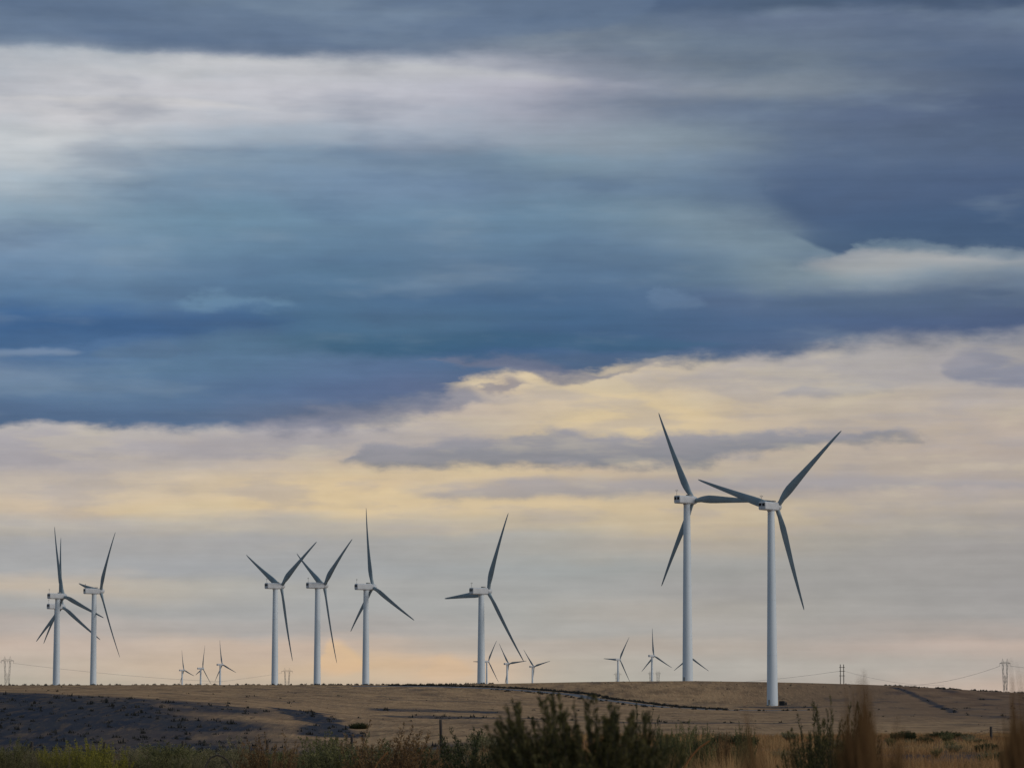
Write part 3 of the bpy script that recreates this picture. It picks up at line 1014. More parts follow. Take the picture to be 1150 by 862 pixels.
def pylon(px, top_row, half_px, D, label, rz=0.0, r=.15):
    """waisted lattice pylon with two peaks and one wide crossarm"""
    k = D / F
    t = at(px, top_row, D); g = gz(t.x, D); H = t.z - g
    hw = half_px * k
    root = empty('power_pylon', (t.x, D, g), rz)
    tag(root, label, 'pylon', 'steel power pylons beyond the ridge')
    arm = H - 5.5
    s = hw * .42
    m = MB()
    waist = H * .52
    for sg in (-1, 1):
        lattice_col(m, (sg * s * 1.15, 0, -.5), (sg * s * .55, 0, waist), 1.0, .7, r, 9)
        lattice_col(m, (sg * s * .55, 0, waist), (sg * s * 1.0, 0, arm), .7, .8, r, 6)
        m.tube((sg * s * 1.1, 0, 2), (-sg * s * .55, 0, waist), r * .8, None, 4)
        m.tube((sg * s * .5, 0, waist), (-sg * s * .3, 0, waist + (arm - waist) * .5), r * .7, None, 4)
    link('tower_body', m.mesh('tower_body', M['lattice']), root)
    m = MB()
    for y in (-.8, .8):
        m.tube((-hw, 0, arm), (hw, 0, arm), r * .9, None, 4)
        m.tube((-hw, 0, arm), (-s, y, arm + 1.6), r * .8, None, 4); m.tube((hw, 0, arm), (s, y, arm + 1.6), r * .8, None, 4)
        m.tube((-s, y, arm + 1.6), (s, y, arm + 1.6), r * .7, None, 4)
    for i in range(9):
        x = -hw + 2 * hw * i / 8
        m.tube((x, 0, arm), (x * .8, 0, arm + 1.6 * (1 - abs(x) / hw) + .1), r * .6, None, 4)
    link('crossarm', m.mesh('crossarm', M['lattice']), root)
    for sg in (-1, 1):
        m = MB()
        m.tube((sg * s * .6, 0, arm + 1.0), (sg * s, 0, H), r * .9, .1, 4); m.tube((sg * s * 1.4, 0, arm + .8), (sg * s, 0, H), r * .9, .1, 4)
        link('peak', m.mesh('peak', M['lattice']), root)
    for x in (-hw * .95, 0, hw * .95):
        m = MB(); m.tube((x, 0, arm), (x, 0, arm - 3.0), .16, None, 5)
        link('insulator', m.mesh('insulator', M['wire']), root)
    return root, [Vector((t.x + x * math.cos(rz), D + x * math.sin(rz), g + arm - 3)) for x in (-hw * .95, 0, hw * .95)]


def cable(name, P0, P1, sag, label, r=.14, n=28, group='power lines strung between the pylons'):
    m = MB()
    P = [P0.lerp(P1, i / n) - Vector((0, 0, sag * 4 * (i / n) * (1 - i / n))) for i in range(n + 1)]
    for a, b in zip(P[:-1], P[1:]):
        m.tube(a, b, r, None, 5, False)
    o = link(name, m.mesh(name, M['wire']))
    return tag(o, label, 'power line', group)


PA, wa = pylon(8.5, 736.5, 7.2, 4200, 'leftmost steel pylon near the left edge of the view', .1, .20)
PB, wb = pylon(322.5, 749.5, 6.4, 5600, 'steel pylon right beside the left tower of the crossing pair', .25)
PC, wc = pylon(693.5, 753.5, 4.2, 7000, 'tiny steel pylon at the foot of the tiny turbine with level blade', .2)
PD, wd = pylon(731, 752.5, 3.0, 7200, 'tiny steel pylon left of the tiny upright bladed turbine tower', .2)
PE, we = pylon(739, 752.5, 3.0, 7250, 'tiny steel pylon right of the tiny upright bladed turbine tower', .2)
PF, wf = pylon(1128.5, 739, 6.0, 3900, 'steel pylon on the right behind the blurred grass plume', -.1, .24)

# two-pole wooden structure on the right ridge
D = 3000
t = at(945.5, 745.5, D); g = gz(t.x, D); H = t.z - g
hf = empty('pole_pair', (t.x, D, g)); tag(hf, 'pair of dark wooden power poles standing on the skyline right of the nearest turbine', 'power poles')
for sg in (-1, 1):
    m = MB(); m.tube((sg * 1.55, 0, -.5), (sg * 1.45, 0, H), .42, .32, 8); link('pole', m.mesh('pole', M['wood']), hf)
for z in (H - 2.6, H - 6.0, H - 10):
    m = MB(); m.box((0, -.3, z), (5.0, .3, .42)); link('crossarm', m.mesh('crossarm', M['wood']), hf)
hp = [Vector((t.x + x, D, g + H - 6.0 - .0)) for x in (-2.4, 2.4)]

# cables, each one hangs between supports
off = at(-160, 742, 4100)
cable('power_line', wa[2], at(250, 765, 5200), 3, 'cable from the leftmost pylon sloping down right to the skyline')
cable('power_line', wa[0] + Vector((0, 0, 1.5)), at(-120, 742, 4200), 4, 'cable from the leftmost pylon leaving the view at left')
cable('power_line', wb[0], at(215, 768.5, 5400), 1, 'cable from the second pylon down left to the skyline')
cable('power_line', wf[0], at(1000, 769, 4600), 7, 'cable from the right pylon sagging left down to the skyline')
cable('power_line', wf[2], at(1290, 747, 3900), 5, 'cable from the right pylon leaving the view at right')
cable('power_line', hp[0], at(760, 768, 4000), 3, 'cable from the pole pair running left to the tall turbines', .10)
cable('power_line', hp[1], at(1060, 769, 3900), 4, 'cable from the pole pair running right behind the grass plume', .10)

# ------------------------------------------------------------------ light
SUN_AZ, SUN_EL = math.radians(112), math.radians(24)     # clockwise from +Y (view direction): from the right, slightly behind
sd = bpy.data.lights.new('sun', 'SUN'); sd.energy = 1.1; sd.angle = math.radians(25); sd.color = (1.0, .93, .85)
sun = bpy.data.objects.new('sun', sd); COL.objects.link(sun)
sdir = Vector((math.sin(SUN_AZ) * math.cos(SUN_EL), math.cos(SUN_AZ) * math.cos(SUN_EL), math.sin(SUN_EL)))
sun.rotation_euler = (-sdir).to_track_quat('-Z', 'Y').to_euler()
sun.location = (60, -60, 80)

# ------------------------------------------------------------------ sky
W = bpy.data.worlds.new('World'); SC.world = W; W.use_nodes = True
nt = W.node_tree; N = nt.nodes; L = nt.links
for n in list(N): N.remove(n)


def sock(v, inp):
    if isinstance(v, (int, float)): inp.default_value = v
    else: L.new(v, inp)


def mth(op, a, b=None, c=None, clamp=False):
    n = N.new('ShaderNodeMath'); n.operation = op; n.use_clamp = clamp
    sock(a, n.inputs[0])
    if b is not None: sock(b, n.inputs[1])
    if c is not None: sock(c, n.inputs[2])
    return n.outputs[0]


def maprange(v, a, b, c=0.0, d=1.0, smooth=True):
    n = N.new('ShaderNodeMapRange'); n.interpolation_type = 'SMOOTHSTEP' if smooth else 'LINEAR'
    sock(v, n.inputs[0]); sock(a, n.inputs[1]); sock(b, n.inputs[2]); sock(c, n.inputs[3]); sock(d, n.inputs[4])
    return n.outputs[0]


def mixc(f, a, b):
    n = N.new('ShaderNodeMix'); n.data_type = 'RGBA'
    sock(f, n.inputs['Factor'])
    for s, v in (('A', a), ('B', b)):
        if isinstance(v, tuple): n.inputs[s].default_value = v
        else: L.new(v, n.inputs[s])
    return n.outputs['Result']


tc = N.new('ShaderNodeTexCoord')
sp = N.new('ShaderNodeSeparateXYZ'); L.new(tc.outputs['Generated'], sp.inputs[0])
dx, dy, dz = sp.outputs
az = mth('ARCTAN2', dx, dy)
hyp = mth('SQRT', mth('ADD', mth('MULTIPLY', dx, dx), mth('MULTIPLY', dy, dy)))
el = mth('ARCTAN2', dz, hyp)
U0 = mth('MULTIPLY_ADD', az, F, 575.0)
V0 = mth('MULTIPLY_ADD', el, -F, HOR)


def noise2(sx, sy, ox, oy, det, rough=.55, dist=0.0):
    cb = N.new('ShaderNodeCombineXYZ')
    L.new(mth('MULTIPLY_ADD', U0, 1.0 / sx, ox), cb.inputs[0]); L.new(mth('MULTIPLY_ADD', V0, 1.0 / sy, oy), cb.inputs[1])
    n = N.new('ShaderNodeTexNoise'); n.noise_dimensions = '2D'
    n.inputs['Scale'].default_value = 1.0; n.inputs['Detail'].default_value = det; n.inputs['Roughness'].default_value = rough
    n.inputs['Distortion'].default_value = dist
    L.new(cb.outputs[0], n.inputs['Vector'])
    return mth('SUBTRACT', n.outputs['Fac'], .5)


nw1 = noise2(260, 70, 3.1, 7.7, 5, .55)          # broad warp
nw2 = noise2(170, 60, 13.1, 2.7, 5, .55)
nbil = noise2(52, 20, 5.5, 1.2, 6, .56)         # billows
nst = noise2(330, 15, 9.2, 4.4, 5, .55)          # streaks
nst2 = noise2(130, 22, 1.2, 14.4, 5, .58)

Uw = mth('ADD', U0, mth('MULTIPLY', nw2, 110.0))
Vw = mth('ADD', mth('ADD', V0, mth('MULTIPLY', nw1, 34.0)), mth('MULTIPLY', nbil, 9.0))

UA, UB = -150.0, 1300.0
Un = mth('MULTIPLY_ADD', Uw, 1 / (UB - UA), -UA / (UB - UA))
XC = [0, 100, 200, 300, 400, 500, 600, 700, 800, 900, 1000, 1140]
GRID = [
    (-60, ['5c6a84'] * 12),
    (5, ['6e7d96', '6c7b95', '74849a', '76869a', '6c7a94', '68768f', '5e6c87', '5c6a86', '566480', '526078', '4f5d78', '4c5a76']),
    (28, ['717f9a', '70809a', '74829c', '74839c', '6e7d98', '6b7894', '67758f', '6a778f', '69748c', '6c7690', '68738d', '606c88']),
    (50, ['6c7a94', '6b7995', '697792', '697691', '6a7792', '6f7a93', '7c8597', '818996', '727e93', '6e788f', '69748c', '626d88']),
    (78, ['b6b9c0', 'bbbdc2', 'c0c2c5', 'c0c1c6', 'bcbec4', 'b2b4bd', 'a6a8b5', '8e939f', '79828f', '757f90', '6a748b', '5d6985']),
    (105, ['b4b6be', 'c4c4c8', 'c4c4c9', 'c2c2c9', 'c0c0c8', 'b6b7c2', 'b0aebb', '989caa', '8b919f', '818996', '6e778c', '56627e']),
    (130, ['c6c6ca', 'cac9cc', 'bfc1c8', 'bdbfc7', 'b8bac4', 'acafbc', 'a2a3b2', '868d9e', '6f7a92', '66728c', '5f6a87', '535f7c']),
    (158, ['caccce', 'c2c6cb', 'a9b1be', 'a3adbc', 'a4acbb', 'a0a8b8', '949cab', '8e98a6', '84909f', '66728d', '5c6883', '576480']),
    (185, ['c4c8cc', 'aeb7c2', '8c9bb0', '8595ac', '8494ac', '8293ab', '8495a8', '808fa4', '75849d', '65738f', '5f6d8a', '5b6885']),
    (212, ['b2bbc5', '98a6b7', '7b8fa9', '788ca7', '798ca8', '788aa6', '73869f', '74869f', '6e7f99', '5c6b88', '52617f', '4a5a7b']),
    (245, ['94a4b7', '8598af', '728ca6', '738ca5', '7188a4', '6f86a1', '6e86a1', '73889f', '7c8c9d', '5a6986', '4e5e7e', '46587a']),
    (275, ['8395b0', '7a90ac', '7089a4', '6d86a2', '6a83a0', '6a809d', '69829e', '6f839d', '7e8d9f', '7b8a9b', '6b7b92', '5e6e88']),
    (305, ['768cab', '728aa9', '6c84a2', '637c9b', '5e7a98', '637794', '5f7796', '5d7392', '687c95', '8593a0', '97a0a7', '7d8799']),
    (338, ['647ea0', '647fa1', '637c9c', '5b7696', '567191', '526b8e', '506a8d', '576f91', '5c6d8e', '5a6b89', '5b6a86', '5a6884']),
    (366, ['466592', '456490', '456290', '4e6a8d', '53708f', '54708f', '4a6588', '4b6588', '4f6588', '55678a', '56658a', '525f80']),
    (390, ['4c6a94', '56719a', '5f7795', '55708e', '46647f', '3f5d7f', '48628a', '4a6388', '50668a', '5a6888', '5b6784', '586480']),
    (412, ['7082a2', '657c9c', '5e7897', '5f7797', '62759a', '5a7094', '516789', '566787', '5a6a88', '606c88', '6a7088', '6e7388']),
    (440, ['627899', '647a9a', '5f7697', '5a7094', '606e92', '656f90', '5c6886', '5c6886', '5c6886', '626c88', '6a7088', '6e7388']),
    (470, ['56698a', '586c8d', '596d8f', '66728f', '6a7492', '6e7792', '707890', '707890', '707890', '707890', '707890', '707890']),
]
LOW = [
    (380, ['b8aca8', 'b8aca8', 'b8aca8', 'b8aca8', 'c2b4a8', 'd0bea6', 'd6c4a6', 'd2c2a8', 'b4ada8', 'a5a2a5', 'a8a4a4', 'a5a2a4']),
    (425, ['b8aca8', 'b8aca8', 'b8aca8', 'b8aca8', 'c0b2a8', 'd4c0a6', 'd6c2a4', 'd4c2a6', 'c6b8a6', 'b0aaa6', 'b0aaa5', 'a29ea2']),
    (455, ['b0a8aa', 'b0a8aa', 'b0a8aa', 'aaa5aa', 'b0a8a8', 'c4b5a8', 'c8b8a6', 'dac49c', 'cebba0', 'bcb0a2', 'beb1a3', 'b4aaa3']),
    (485, ['b6b1b0', 'bab3ae', 'b2acaa', 'b0abab', 'b0aaaa', 'b6ada8', 'cab89f', 'd6c29c', 'ccb9a0', 'bcae9f', 'bcae9f', 'b8aaa0']),
    (505, ['aeaaad', 'b2acab', 'b4aca8', 'b2aaa8', 'b2aaa6', 'baaea4', 'c4b29e', 'c8b69c', 'c4b29e', 'bcae9f', 'b8aa9e', 'b4a79e']),
    (525, ['aea8aa', 'b0a9a8', 'b8aea5', 'c0b2a5', 'c6b5a2', 'd4bf9c', 'cdb89c', 'c4b29e', 'bcae9e', 'b8ab9e', 'b6a99e', 'b0a59e']),
    (548, ['b8aea6', 'c4b6a6', 'cebca4', 'd2bea2', 'dcc49c', 'cdb89e', 'beb09f', 'b8ab9f', 'b4a99f', 'afa59f', 'b2a69d', 'aea49d']),
    (570, ['cab9a6', 'd2bea2', 'd6c1a0', 'd8c2a0', 'dac39e', 'd4bf9e', 'd2bd9c', 'd2bd9c', 'cbb89c', 'beb09c', 'b8ac9e', 'b0a69e']),
    (590, ['b4aea8', 'b6afa6', 'b8b0a5', 'b8b0a5', 'b8b0a4', 'bcb1a2', 'c2b49e', 'c6b69d', 'c8b69a', 'b8ab9a', 'aca59c', 'a8a19c']),
    (612, ['a4a4a5', 'a6a5a5', 'a8a6a4', 'a6a5a5', 'a6a5a3', 'a6a5a2', 'aaa7a0', 'aea89f', 'b4a99c', 'a9a399', 'a29e9a', 'a09c9a']),
    (640, ['a6a6a6', 'a4a5a6', 'a3a4a6', 'a2a4a6', 'a2a4a5', 'a2a4a4', 'a0a3a2', 'a0a2a0', 'a09f9c', 'a09e9a', 'a09d9a', '9f9c9a']),
    (660, ['c0b3a5', 'beb2a4', 'b4aea4', 'a9a8a4', 'a6a6a4', 'a6a6a4', 'a4a5a3', 'a4a4a2', 'a29f9c', 'a09e9b', '9f9d9a', '9e9b9a']),
    (685, ['a8a7a5', 'a8a7a5', 'a8a7a5', 'a6a6a5', 'a5a6a5', 'a6a6a4', 'a7a7a3', 'aea8a1', 'aaa59e', 'a5a29d', 'a29f9c', 'a19e9c']),
    (706, ['b6aca6', 'b4aca6', 'aea9a5', 'aca8a5', 'ada8a4', 'aca8a4', 'aaa8a3', 'a8a6a2', 'a8a49f', 'a8a39e', 'aaa39e', 'aea49e']),
    (726, ['c4b2a5', 'c2b2a6', 'c2b1a2', 'c4b0a0', 'c4b1a2', 'b8aea4', 'b4aba2', 'b4aaa0', 'b4aaa0', 'b0a8a0', 'b8a9a0', 'bcaba0']),
    (748, ['bab0a4', 'c4b4a4', 'c8b4a0', 'c6b29e', 'd4b898', 'd2b69c', 'bab0a3', 'b2aca3', 'aeaaa3', 'b0aaa2', 'b0aaa2', 'b4aaa2']),
    (775, ['bab2a2', 'b8b1a2', 'c0b2a0', 'bcb1a0', 'c6b49e', 'c8b49e', 'b6afa2', 'b0aca2', 'aeaaa3', 'b2aaa2', 'bcaea2', 'c2aea0']),
    (900, ['b4aca2'] * 12),
]


def hexc(h, k=1.02):
    c = rgb(int(h[0:2], 16), int(h[2:4], 16), int(h[4:6], 16))
    w = min(1, max(0, (c[2] / c[0] - 1.05) / .6)); q = min(1, max(0, (c[0] / c[2] - 1.05) / .4))
    c = (c[0] * (1 - .09 * w) * (1 - .02 * q), c[1] * (1 - .02 * w) * (1 - .01 * q), c[2] * (1 - .06 * w) * (1 - .01 * q))
    g = .3 * c[0] + .6 * c[1] + .1 * c[2]
    return (g + (c[0] - g) * k, g + (c[1] - g) * k, g + (c[2] - g) * k, 1.0)


def grid_sky(rows, V):
    outc = None; prev = None
    for v, cols in rows:
        cr = N.new('ShaderNodeValToRGB'); cr.color_ramp.interpolation = 'B_SPLINE' if len(set(cols)) > 1 else 'LINEAR'
        e = cr.color_ramp.elements
        ps = [(x - UA) / (UB - UA) for x in XC]
        e[0].position = ps[0]; e[0].color = hexc(cols[0]); e[1].position = ps[-1]; e[1].color = hexc(cols[-1])
        for p_, c_ in list(zip(ps, cols))[1:-1]:
            k = e.new(p_); k.color = hexc(c_)
        L.new(Un, cr.inputs[0])
        if outc is None: outc = cr.outputs[0]
        else: outc = mixc(maprange(V, float(prev), float(v)), outc, cr.outputs[0])
        prev = v
    return outc


def curve(pts):
    """value = curve(U0); pts in photo pixels"""
    n = N.new('ShaderNodeFloatCurve')
    c = n.mapping.curves[0]
    pts = sorted(pts)
    P = [((x - UA) / (UB - UA), y / 900.0) for x, y in pts]
    c.points[0].location = (0, P[0][1]); c.points[1].location = (1, P[-1][1])
    for q in P:
        if 0.001 < q[0] < .999: c.points.new(*q)
    for q in c.points: q.handle_type = 'AUTO_CLAMPED'
    n.mapping.use_clip = False
    n.mapping.update()
    L.new(Unraw, n.inputs['Value'])
    return mth('MULTIPLY', n.outputs[0], 900.0)


Unraw = mth('MULTIPLY_ADD', mth('ADD', U0, mth('MULTIPLY', nbil, 30.0)), 1 / (UB - UA), -UA / (UB - UA), True)

upper = grid_sky(GRID, Vw)
Vl = mth('ADD', mth('ADD', V0, mth('MULTIPLY', nw1, 30.0)), mth('MULTIPLY', nst2, 14.0))
lower = grid_sky(LOW, Vl)


def edge_v(amp_b, amp_w):
    return mth('ADD', mth('ADD', V0, mth('MULTIPLY', nbil, amp_b)), mth('MULTIPLY', nw1, amp_w))


def cloud(col, top, bot, st, sb, ctop, cbot, alpha, amp_b=14, amp_w=12):
    V = edge_v(float(amp_b), float(amp_w))
    tcv, bcv = curve(top), curve(bot)
    m1 = maprange(V, mth('SUBTRACT', tcv, st / 2), mth('ADD', tcv, st / 2))
    m2 = maprange(V, mth('ADD', bcv, sb / 2), mth('SUBTRACT', bcv, sb / 2))
    m = mth('MULTIPLY', mth('MULTIPLY', m1, m2), alpha)
    cc = mixc(maprange(V, tcv, bcv, 0.0, 1.0, False), hexc(ctop), hexc(cbot))
    return mixc(m, col, cc)


# main lower edge of the heavy blue cloud
main_edge = curve([(-150, 482), (0, 483), (120, 482), (240, 484), (330, 478), (400, 471), (460, 462), (488, 456), (504, 440), (518, 430), (545, 425), (580, 423), (640, 424), (680, 415), (740, 410), (800, 406), (860, 402),
                   (930, 396), (1000, 388), (1080, 386), (1150, 384), (1300, 384)])
Ve = edge_v(24.0, 14.0)
soft = curve([(-150, 16), (0, 16), (200, 18), (350, 38), (430, 42), (500, 26), (560, 16), (700, 16), (800, 22), (900, 26), (1000, 40), (1150, 40), (1300, 30)])
mk = maprange(Ve, mth('MULTIPLY_ADD', soft, -.5, main_edge), mth('MULTIPLY_ADD', soft, .5, main_edge))
sky = mixc(mk, upper, lower)
# clouds on top
C = lambda *a, **k: cloud(*a, **k)
# bright streak under the top dark band
sky = C(sky, [(-150, 66), (250, 69), (420, 74), (520, 80), (640, 92), (700, 110)], [(-150, 66), (250, 78), (420, 84), (520, 92), (640, 96), (700, 90)], 12, 22, 'c6c7c6', 'c0c0c4', .5, 8, 8)
# top dark band with a crisp lower edge
sky = C(sky, [(-150, -400), (1300, -400)], [(-150, 62), (100, 62), (200, 63), (300, 66), (400, 58), (470, 48), (560, 46), (640, 40), (720, 22), (800, -60), (1300, -90)], 60, 14, '5e6c88', '6a7893', .75, 8, 10)
sky = C(sky, [(-150, 118), (50, 117), (150, 115), (240, 119), (330, 132), (1300, 160)], [(-150, 118), (50, 121), (150, 126), (240, 126), (330, 128), (1300, 130)], 6, 9, 'd2d0cf', 'ceccce', .6, 6, 4)
# dark mass at upper right, crisp notch below
sky = C(sky, [(-150, 330), (800, 300), (860, 215), (920, 190), (1000, 205), (1150, 188), (1300, 180)], [(-150, 140), (800, 150), (850, 205), (890, 240), (925, 262), (960, 268), (1010, 268), (1060, 275), (1150, 281), (1300, 284)], 60, 34, '5a6888', '475a7b', .7, 26, 14)
sky = C(sky, [(-150, 330), (880, 275), (915, 262), (960, 252), (1020, 240), (1150, 240), (1300, 240)], [(-150, 200), (880, 262), (905, 272), (922, 280), (945, 286), (965, 277), (1010, 274), (1060, 281), (1150, 287), (1300, 290)], 40, 7, '4c5f80', '465a7a', .85, 18, 4)
sky = C(sky, [(-150, 330), (860, 310), (920, 294), (970, 284), (1050, 290), (1150, 300), (1300, 300)], [(-150, 200), (860, 285), (920, 304), (985, 314), (1060, 308), (1150, 304), (1300, 302)], 12, 20, 'b2b1b0', 'a2a5a8', .7, 14, 6)
# small pale wisps in the blue mass
sky = C(sky, [(-150, 380), (190, 350), (215, 338), (245, 334), (270, 341), (310, 338), (345, 352), (1300, 400)], [(-150, 330), (190, 345), (215, 353), (260, 352), (310, 349), (345, 345), (1300, 340)], 14, 14, '7f9cb8', '7490b0', .40, 34, 8)
sky = C(sky, [(-150, 380), (720, 345), (745, 330), (780, 333), (800, 345), (1300, 400)], [(-150, 330), (720, 338), (745, 346), (780, 346), (800, 338), (1300, 340)], 14, 14, '7c90ae', '7086a6', .35, 34, 8)
# dark streaks in the blue mass
sky = C(sky, [(-150, 366), (0, 366), (120, 358), (240, 354), (330, 362), (1300, 420)], [(-150, 394), (0, 394), (90, 390), (150, 378), (260, 372), (330, 362), (1300, 330)], 14, 7, '466490', '446188', .45, 12, 6)
sky = C(sky, [(-150, 420), (80, 405), (130, 392), (190, 386), (203, 396), (1300, 420)], [(-150, 380), (80, 400), (130, 405), (190, 404), (203, 396), (1300, 380)], 8, 6, '5f7594', '5c7290', .6, 10, 2)
sky = C(sky, [(-150, 430), (340, 392), (370, 382), (460, 380), (560, 374), (700, 380), (850, 392), (1300, 440)], [(-150, 360), (340, 388), (400, 398), (470, 396), (560, 392), (700, 396), (850, 388), (1300, 340)], 12, 8, '456482', '40607f', .6, 12, 6)
sky = C(sky, [(-150, 398), (0, 397), (70, 396), (100, 400), (1300, 420)], [(-150, 404), (0, 405), (70, 403), (100, 396), (1300, 380)], 6, 6, '8b98b2', '8592ac', .6, 8, 3)
# grey clouds against the cream
G1 = 'a39fa3'
sky = C(sky, [(-150, 580), (380, 520), (400, 508), (450, 500), (520, 492), (580, 488), (610, 479), (640, 484), (700, 491), (780, 487), (860, 488), (940, 487), (1010, 488), (1050, 500), (1300, 560)],
        [(-150, 480), (330, 500), (390, 522), (450, 525), (560, 524), (640, 523), (700, 524), (780, 520), (850, 512), (900, 506), (980, 500), (1050, 494), (1300, 470)], 12, 15, '98969e', '7d808b', .92, 26, 12)
sky = C(sky, [(-150, 600), (420, 560), (450, 548), (520, 541), (600, 536), (700, 540), (800, 536), (950, 534), (1060, 540), (1300, 545)],
        [(-150, 520), (420, 545), (500, 562), (600, 560), (700, 556), (800, 552), (950, 550), (1060, 548), (1300, 548)], 14, 10, 'aaa3a3', '9d9a9e', .75, 18, 8)
sky = C(sky, [(-150, 500), (1040, 440), (1062, 412), (1090, 398), (1150, 390), (1300, 388)], [(-150, 380), (1040, 412), (1070, 430), (1110, 436), (1150, 440), (1300, 446)], 16, 8, '8d8d99', '85879a', .85, 16, 6)
sky = C(sky, [(-150, 500), (860, 450), (890, 438), (950, 434), (1010, 436), (1300, 480)], [(-150, 400), (860, 442), (900, 449), (960, 446), (1010, 436), (1300, 400)], 8, 8, 'a3a0a3', '9b999e', .7, 16, 5)
sky = C(sky, [(-150, 480), (640, 440), (670, 424), (720, 424), (800, 414), (900, 410), (960, 418), (1300, 480)], [(-150, 400), (640, 430), (670, 436), (720, 440), (800, 436), (900, 428), (960, 420), (1300, 400)], 16, 14, 'a5a1a6', 'a8a3a5', .45, 22, 6)
sky = C(sky, [(-150, 490), (0, 492), (60, 490), (150, 502), (230, 494), (330, 488), (420, 494), (1300, 560)], [(-150, 526), (0, 526), (60, 524), (150, 514), (230, 516), (330, 512), (420, 496), (1300, 440)], 12, 14, 'a29ea4', '9f9ca2', .55, 22, 8)
# warm glints
sky = C(sky, [(-150, 620), (380, 560), (440, 548), (500, 538), (560, 531), (620, 530), (700, 560), (1300, 600)], [(-150, 500), (380, 552), (440, 562), (500, 552), (560, 541), (620, 534), (700, 530), (1300, 500)], 10, 10, 'dfc8a0', 'd8c2a0', .55, 14, 8)
sky = C(sky, [(-150, 500), (600, 490), (640, 470), (700, 460), (780, 462), (840, 480), (1300, 520)], [(-150, 440), (600, 470), (640, 484), (700, 484), (780, 480), (840, 468), (1300, 430)], 12, 8, 'dfc8a0', 'd8c2a0', .5, 18, 8)
sky = C(sky, [(-150, 480), (490, 434), (505, 426), (560, 430), (620, 424), (690, 428), (740, 450), (1300, 500)], [(-150, 400), (490, 428), (520, 436), (560, 438), (620, 440), (690, 444), (740, 430), (1300, 400)], 9, 14, 'dcc8a4', 'd2c2a8', .5, 30, 8)
sky = C(sky, [(-150, 800), (340, 760), (362, 736), (380, 722), (400, 734), (420, 756), (1300, 800)], [(-150, 700), (340, 735), (362, 752), (380, 758), (400, 752), (420, 740), (1300, 700)], 14, 14, 'e0bd92', 'dcb894', .6, 16, 4)
sky = C(sky, [(-150, 800), (455, 762), (480, 744), (500, 736), (520, 745), (545, 762), (1300, 800)], [(-150, 700), (455, 750), (480, 762), (500, 766), (520, 762), (545, 750), (1300, 700)], 14, 12, 'd8b896', 'd2b69a', .6, 16, 4)
# fringes under the heavy cloud
sky = C(sky, [(-150, 560), (270, 478), (330, 462), (400, 452), (470, 444), (520, 436), (545, 446), (1300, 560)], [(-150, 430), (270, 482), (330, 488), (400, 482), (450, 476), (510, 462), (545, 448), (1300, 400)], 14, 18, '6d748e', '8a8998', .8, 26, 8)
sky = C(sky, [(-150, 560), (532, 438), (550, 432), (575, 427), (590, 432), (1300, 520)], [(-150, 400), (532, 438), (555, 443), (578, 441), (590, 434), (1300, 400)], 7, 7, '88848f', '918c93', .8, 24, 4)
sky = C(sky, [(-150, 560), (595, 400), (620, 410), (650, 418), (680, 420), (730, 412), (1300, 400)], [(-150, 380), (595, 420), (615, 428), (640, 432), (668, 430), (730, 414), (1300, 380)], 10, 8, '676d88', '7c7c90', .75, 26, 4)
# loose flecks: grey ones over the cream, darker and paler patches in the blue
nfl = noise2(120, 26, 31.7, 3.3, 4, .52)
nfb = noise2(250, 60, 11.7, 23.3, 4, .52)
below = mth('MULTIPLY', mk, maprange(V0, 640.0, 560.0))
sky = mixc(mth('MULTIPLY', mth('MULTIPLY', maprange(nfl, -.02, .20), below), .36), sky, hexc('a19da2'))
sky = mixc(mth('MULTIPLY', mth('MULTIPLY', maprange(nfl, -.02, -.22), below), .24), sky, hexc('d4c6aa'))
above = mth('SUBTRACT', 1.0, mk)
sky = mixc(mth('MULTIPLY', mth('MULTIPLY', maprange(nfb, -.02, .22), above), .30), sky, hexc('4d5f80'))
sky = mixc(mth('MULTIPLY', mth('MULTIPLY', maprange(nfb, -.02, -.24), above), .22), sky, hexc('97a4b4'))
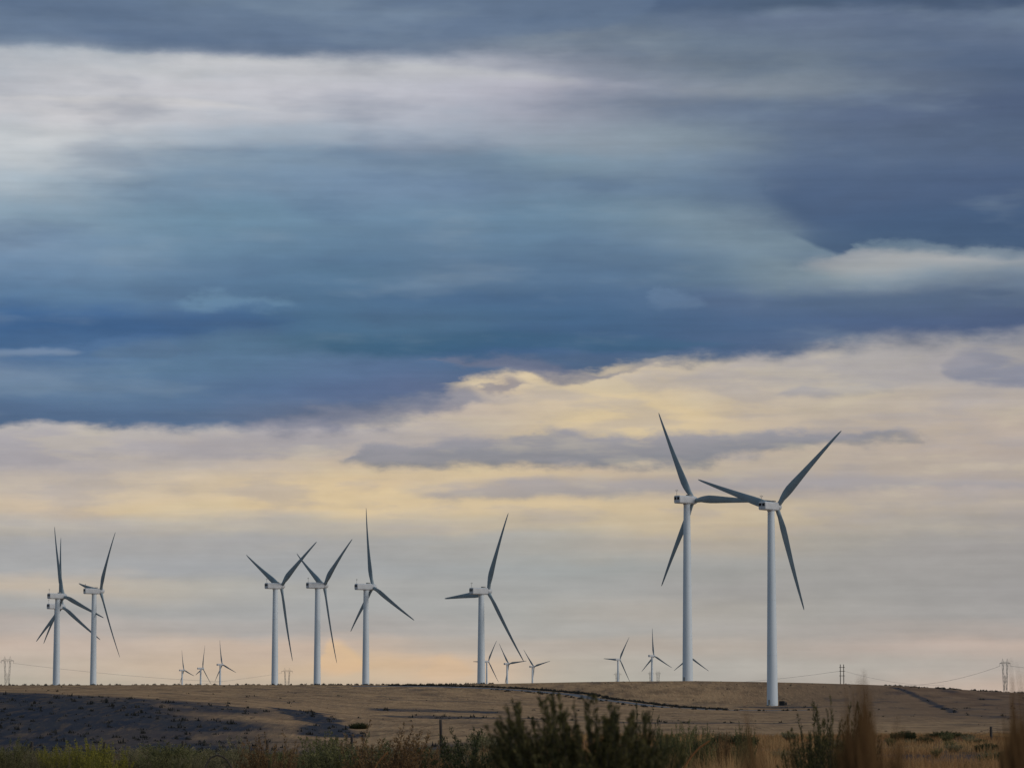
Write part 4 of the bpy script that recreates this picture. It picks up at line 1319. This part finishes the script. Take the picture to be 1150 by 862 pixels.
# fine streaky structure
br = mth('ADD', mth('MULTIPLY_ADD', nst, .20, 1.0), mth('MULTIPLY', nst2, .12))
br = mth('ADD', br, mth('MULTIPLY', nbil, .16))
vm = N.new('ShaderNodeVectorMath'); vm.operation = 'SCALE'; L.new(sky, vm.inputs[0]); L.new(br, vm.inputs['Scale'])
front = vm.outputs[0]
# rest of the dome: even overcast, brighter towards the right (hidden sun), darker blue on the left and overhead
side = maprange(dx, -.9, .9)
over = mixc(side, rgb(92, 116, 138), rgb(186, 188, 190))
over = mixc(maprange(el, math.radians(5), math.radians(50)), over, rgb(112, 132, 150))
nclear = noise2(2600, 900, 2.2, 8.8, 4)
vm2 = N.new('ShaderNodeVectorMath'); vm2.operation = 'SCALE'; L.new(over, vm2.inputs[0]); L.new(mth('MULTIPLY_ADD', nclear, .8, 1.0), vm2.inputs['Scale'])
away = mth('MAXIMUM', maprange(mth('ABSOLUTE', az), math.radians(14), math.radians(38)), maprange(el, math.radians(15), math.radians(32)))
sky_all = mixc(away, front, vm2.outputs[0])
# clear sky above the clouds, faintly through them
st = N.new('ShaderNodeTexSky'); st.sky_type = 'NISHITA'; st.sun_disc = False
st.sun_elevation = SUN_EL; st.sun_rotation = SUN_AZ
bg_clear = N.new('ShaderNodeBackground'); L.new(st.outputs[0], bg_clear.inputs[0]); bg_clear.inputs[1].default_value = .06
bg_cloud = N.new('ShaderNodeBackground'); L.new(sky_all, bg_cloud.inputs[0]); bg_cloud.inputs[1].default_value = 1.0
mxs = N.new('ShaderNodeMixShader'); mxs.inputs[0].default_value = .985
L.new(bg_clear.outputs[0], mxs.inputs[1]); L.new(bg_cloud.outputs[0], mxs.inputs[2])
ow = N.new('ShaderNodeOutputWorld'); L.new(mxs.outputs[0], ow.inputs[0])
W.cycles.sampling_method = 'MANUAL'; W.cycles.sample_map_resolution = 512

# ------------------------------------------------------------------ render settings
SC.view_settings.view_transform = 'Standard'
SC.view_settings.look = 'None'
SC.view_settings.exposure = 0.0
SC.view_settings.gamma = 1.0
SC.cycles.max_bounces = 4
SC.cycles.diffuse_bounces = 3
SC.cycles.use_denoising = True
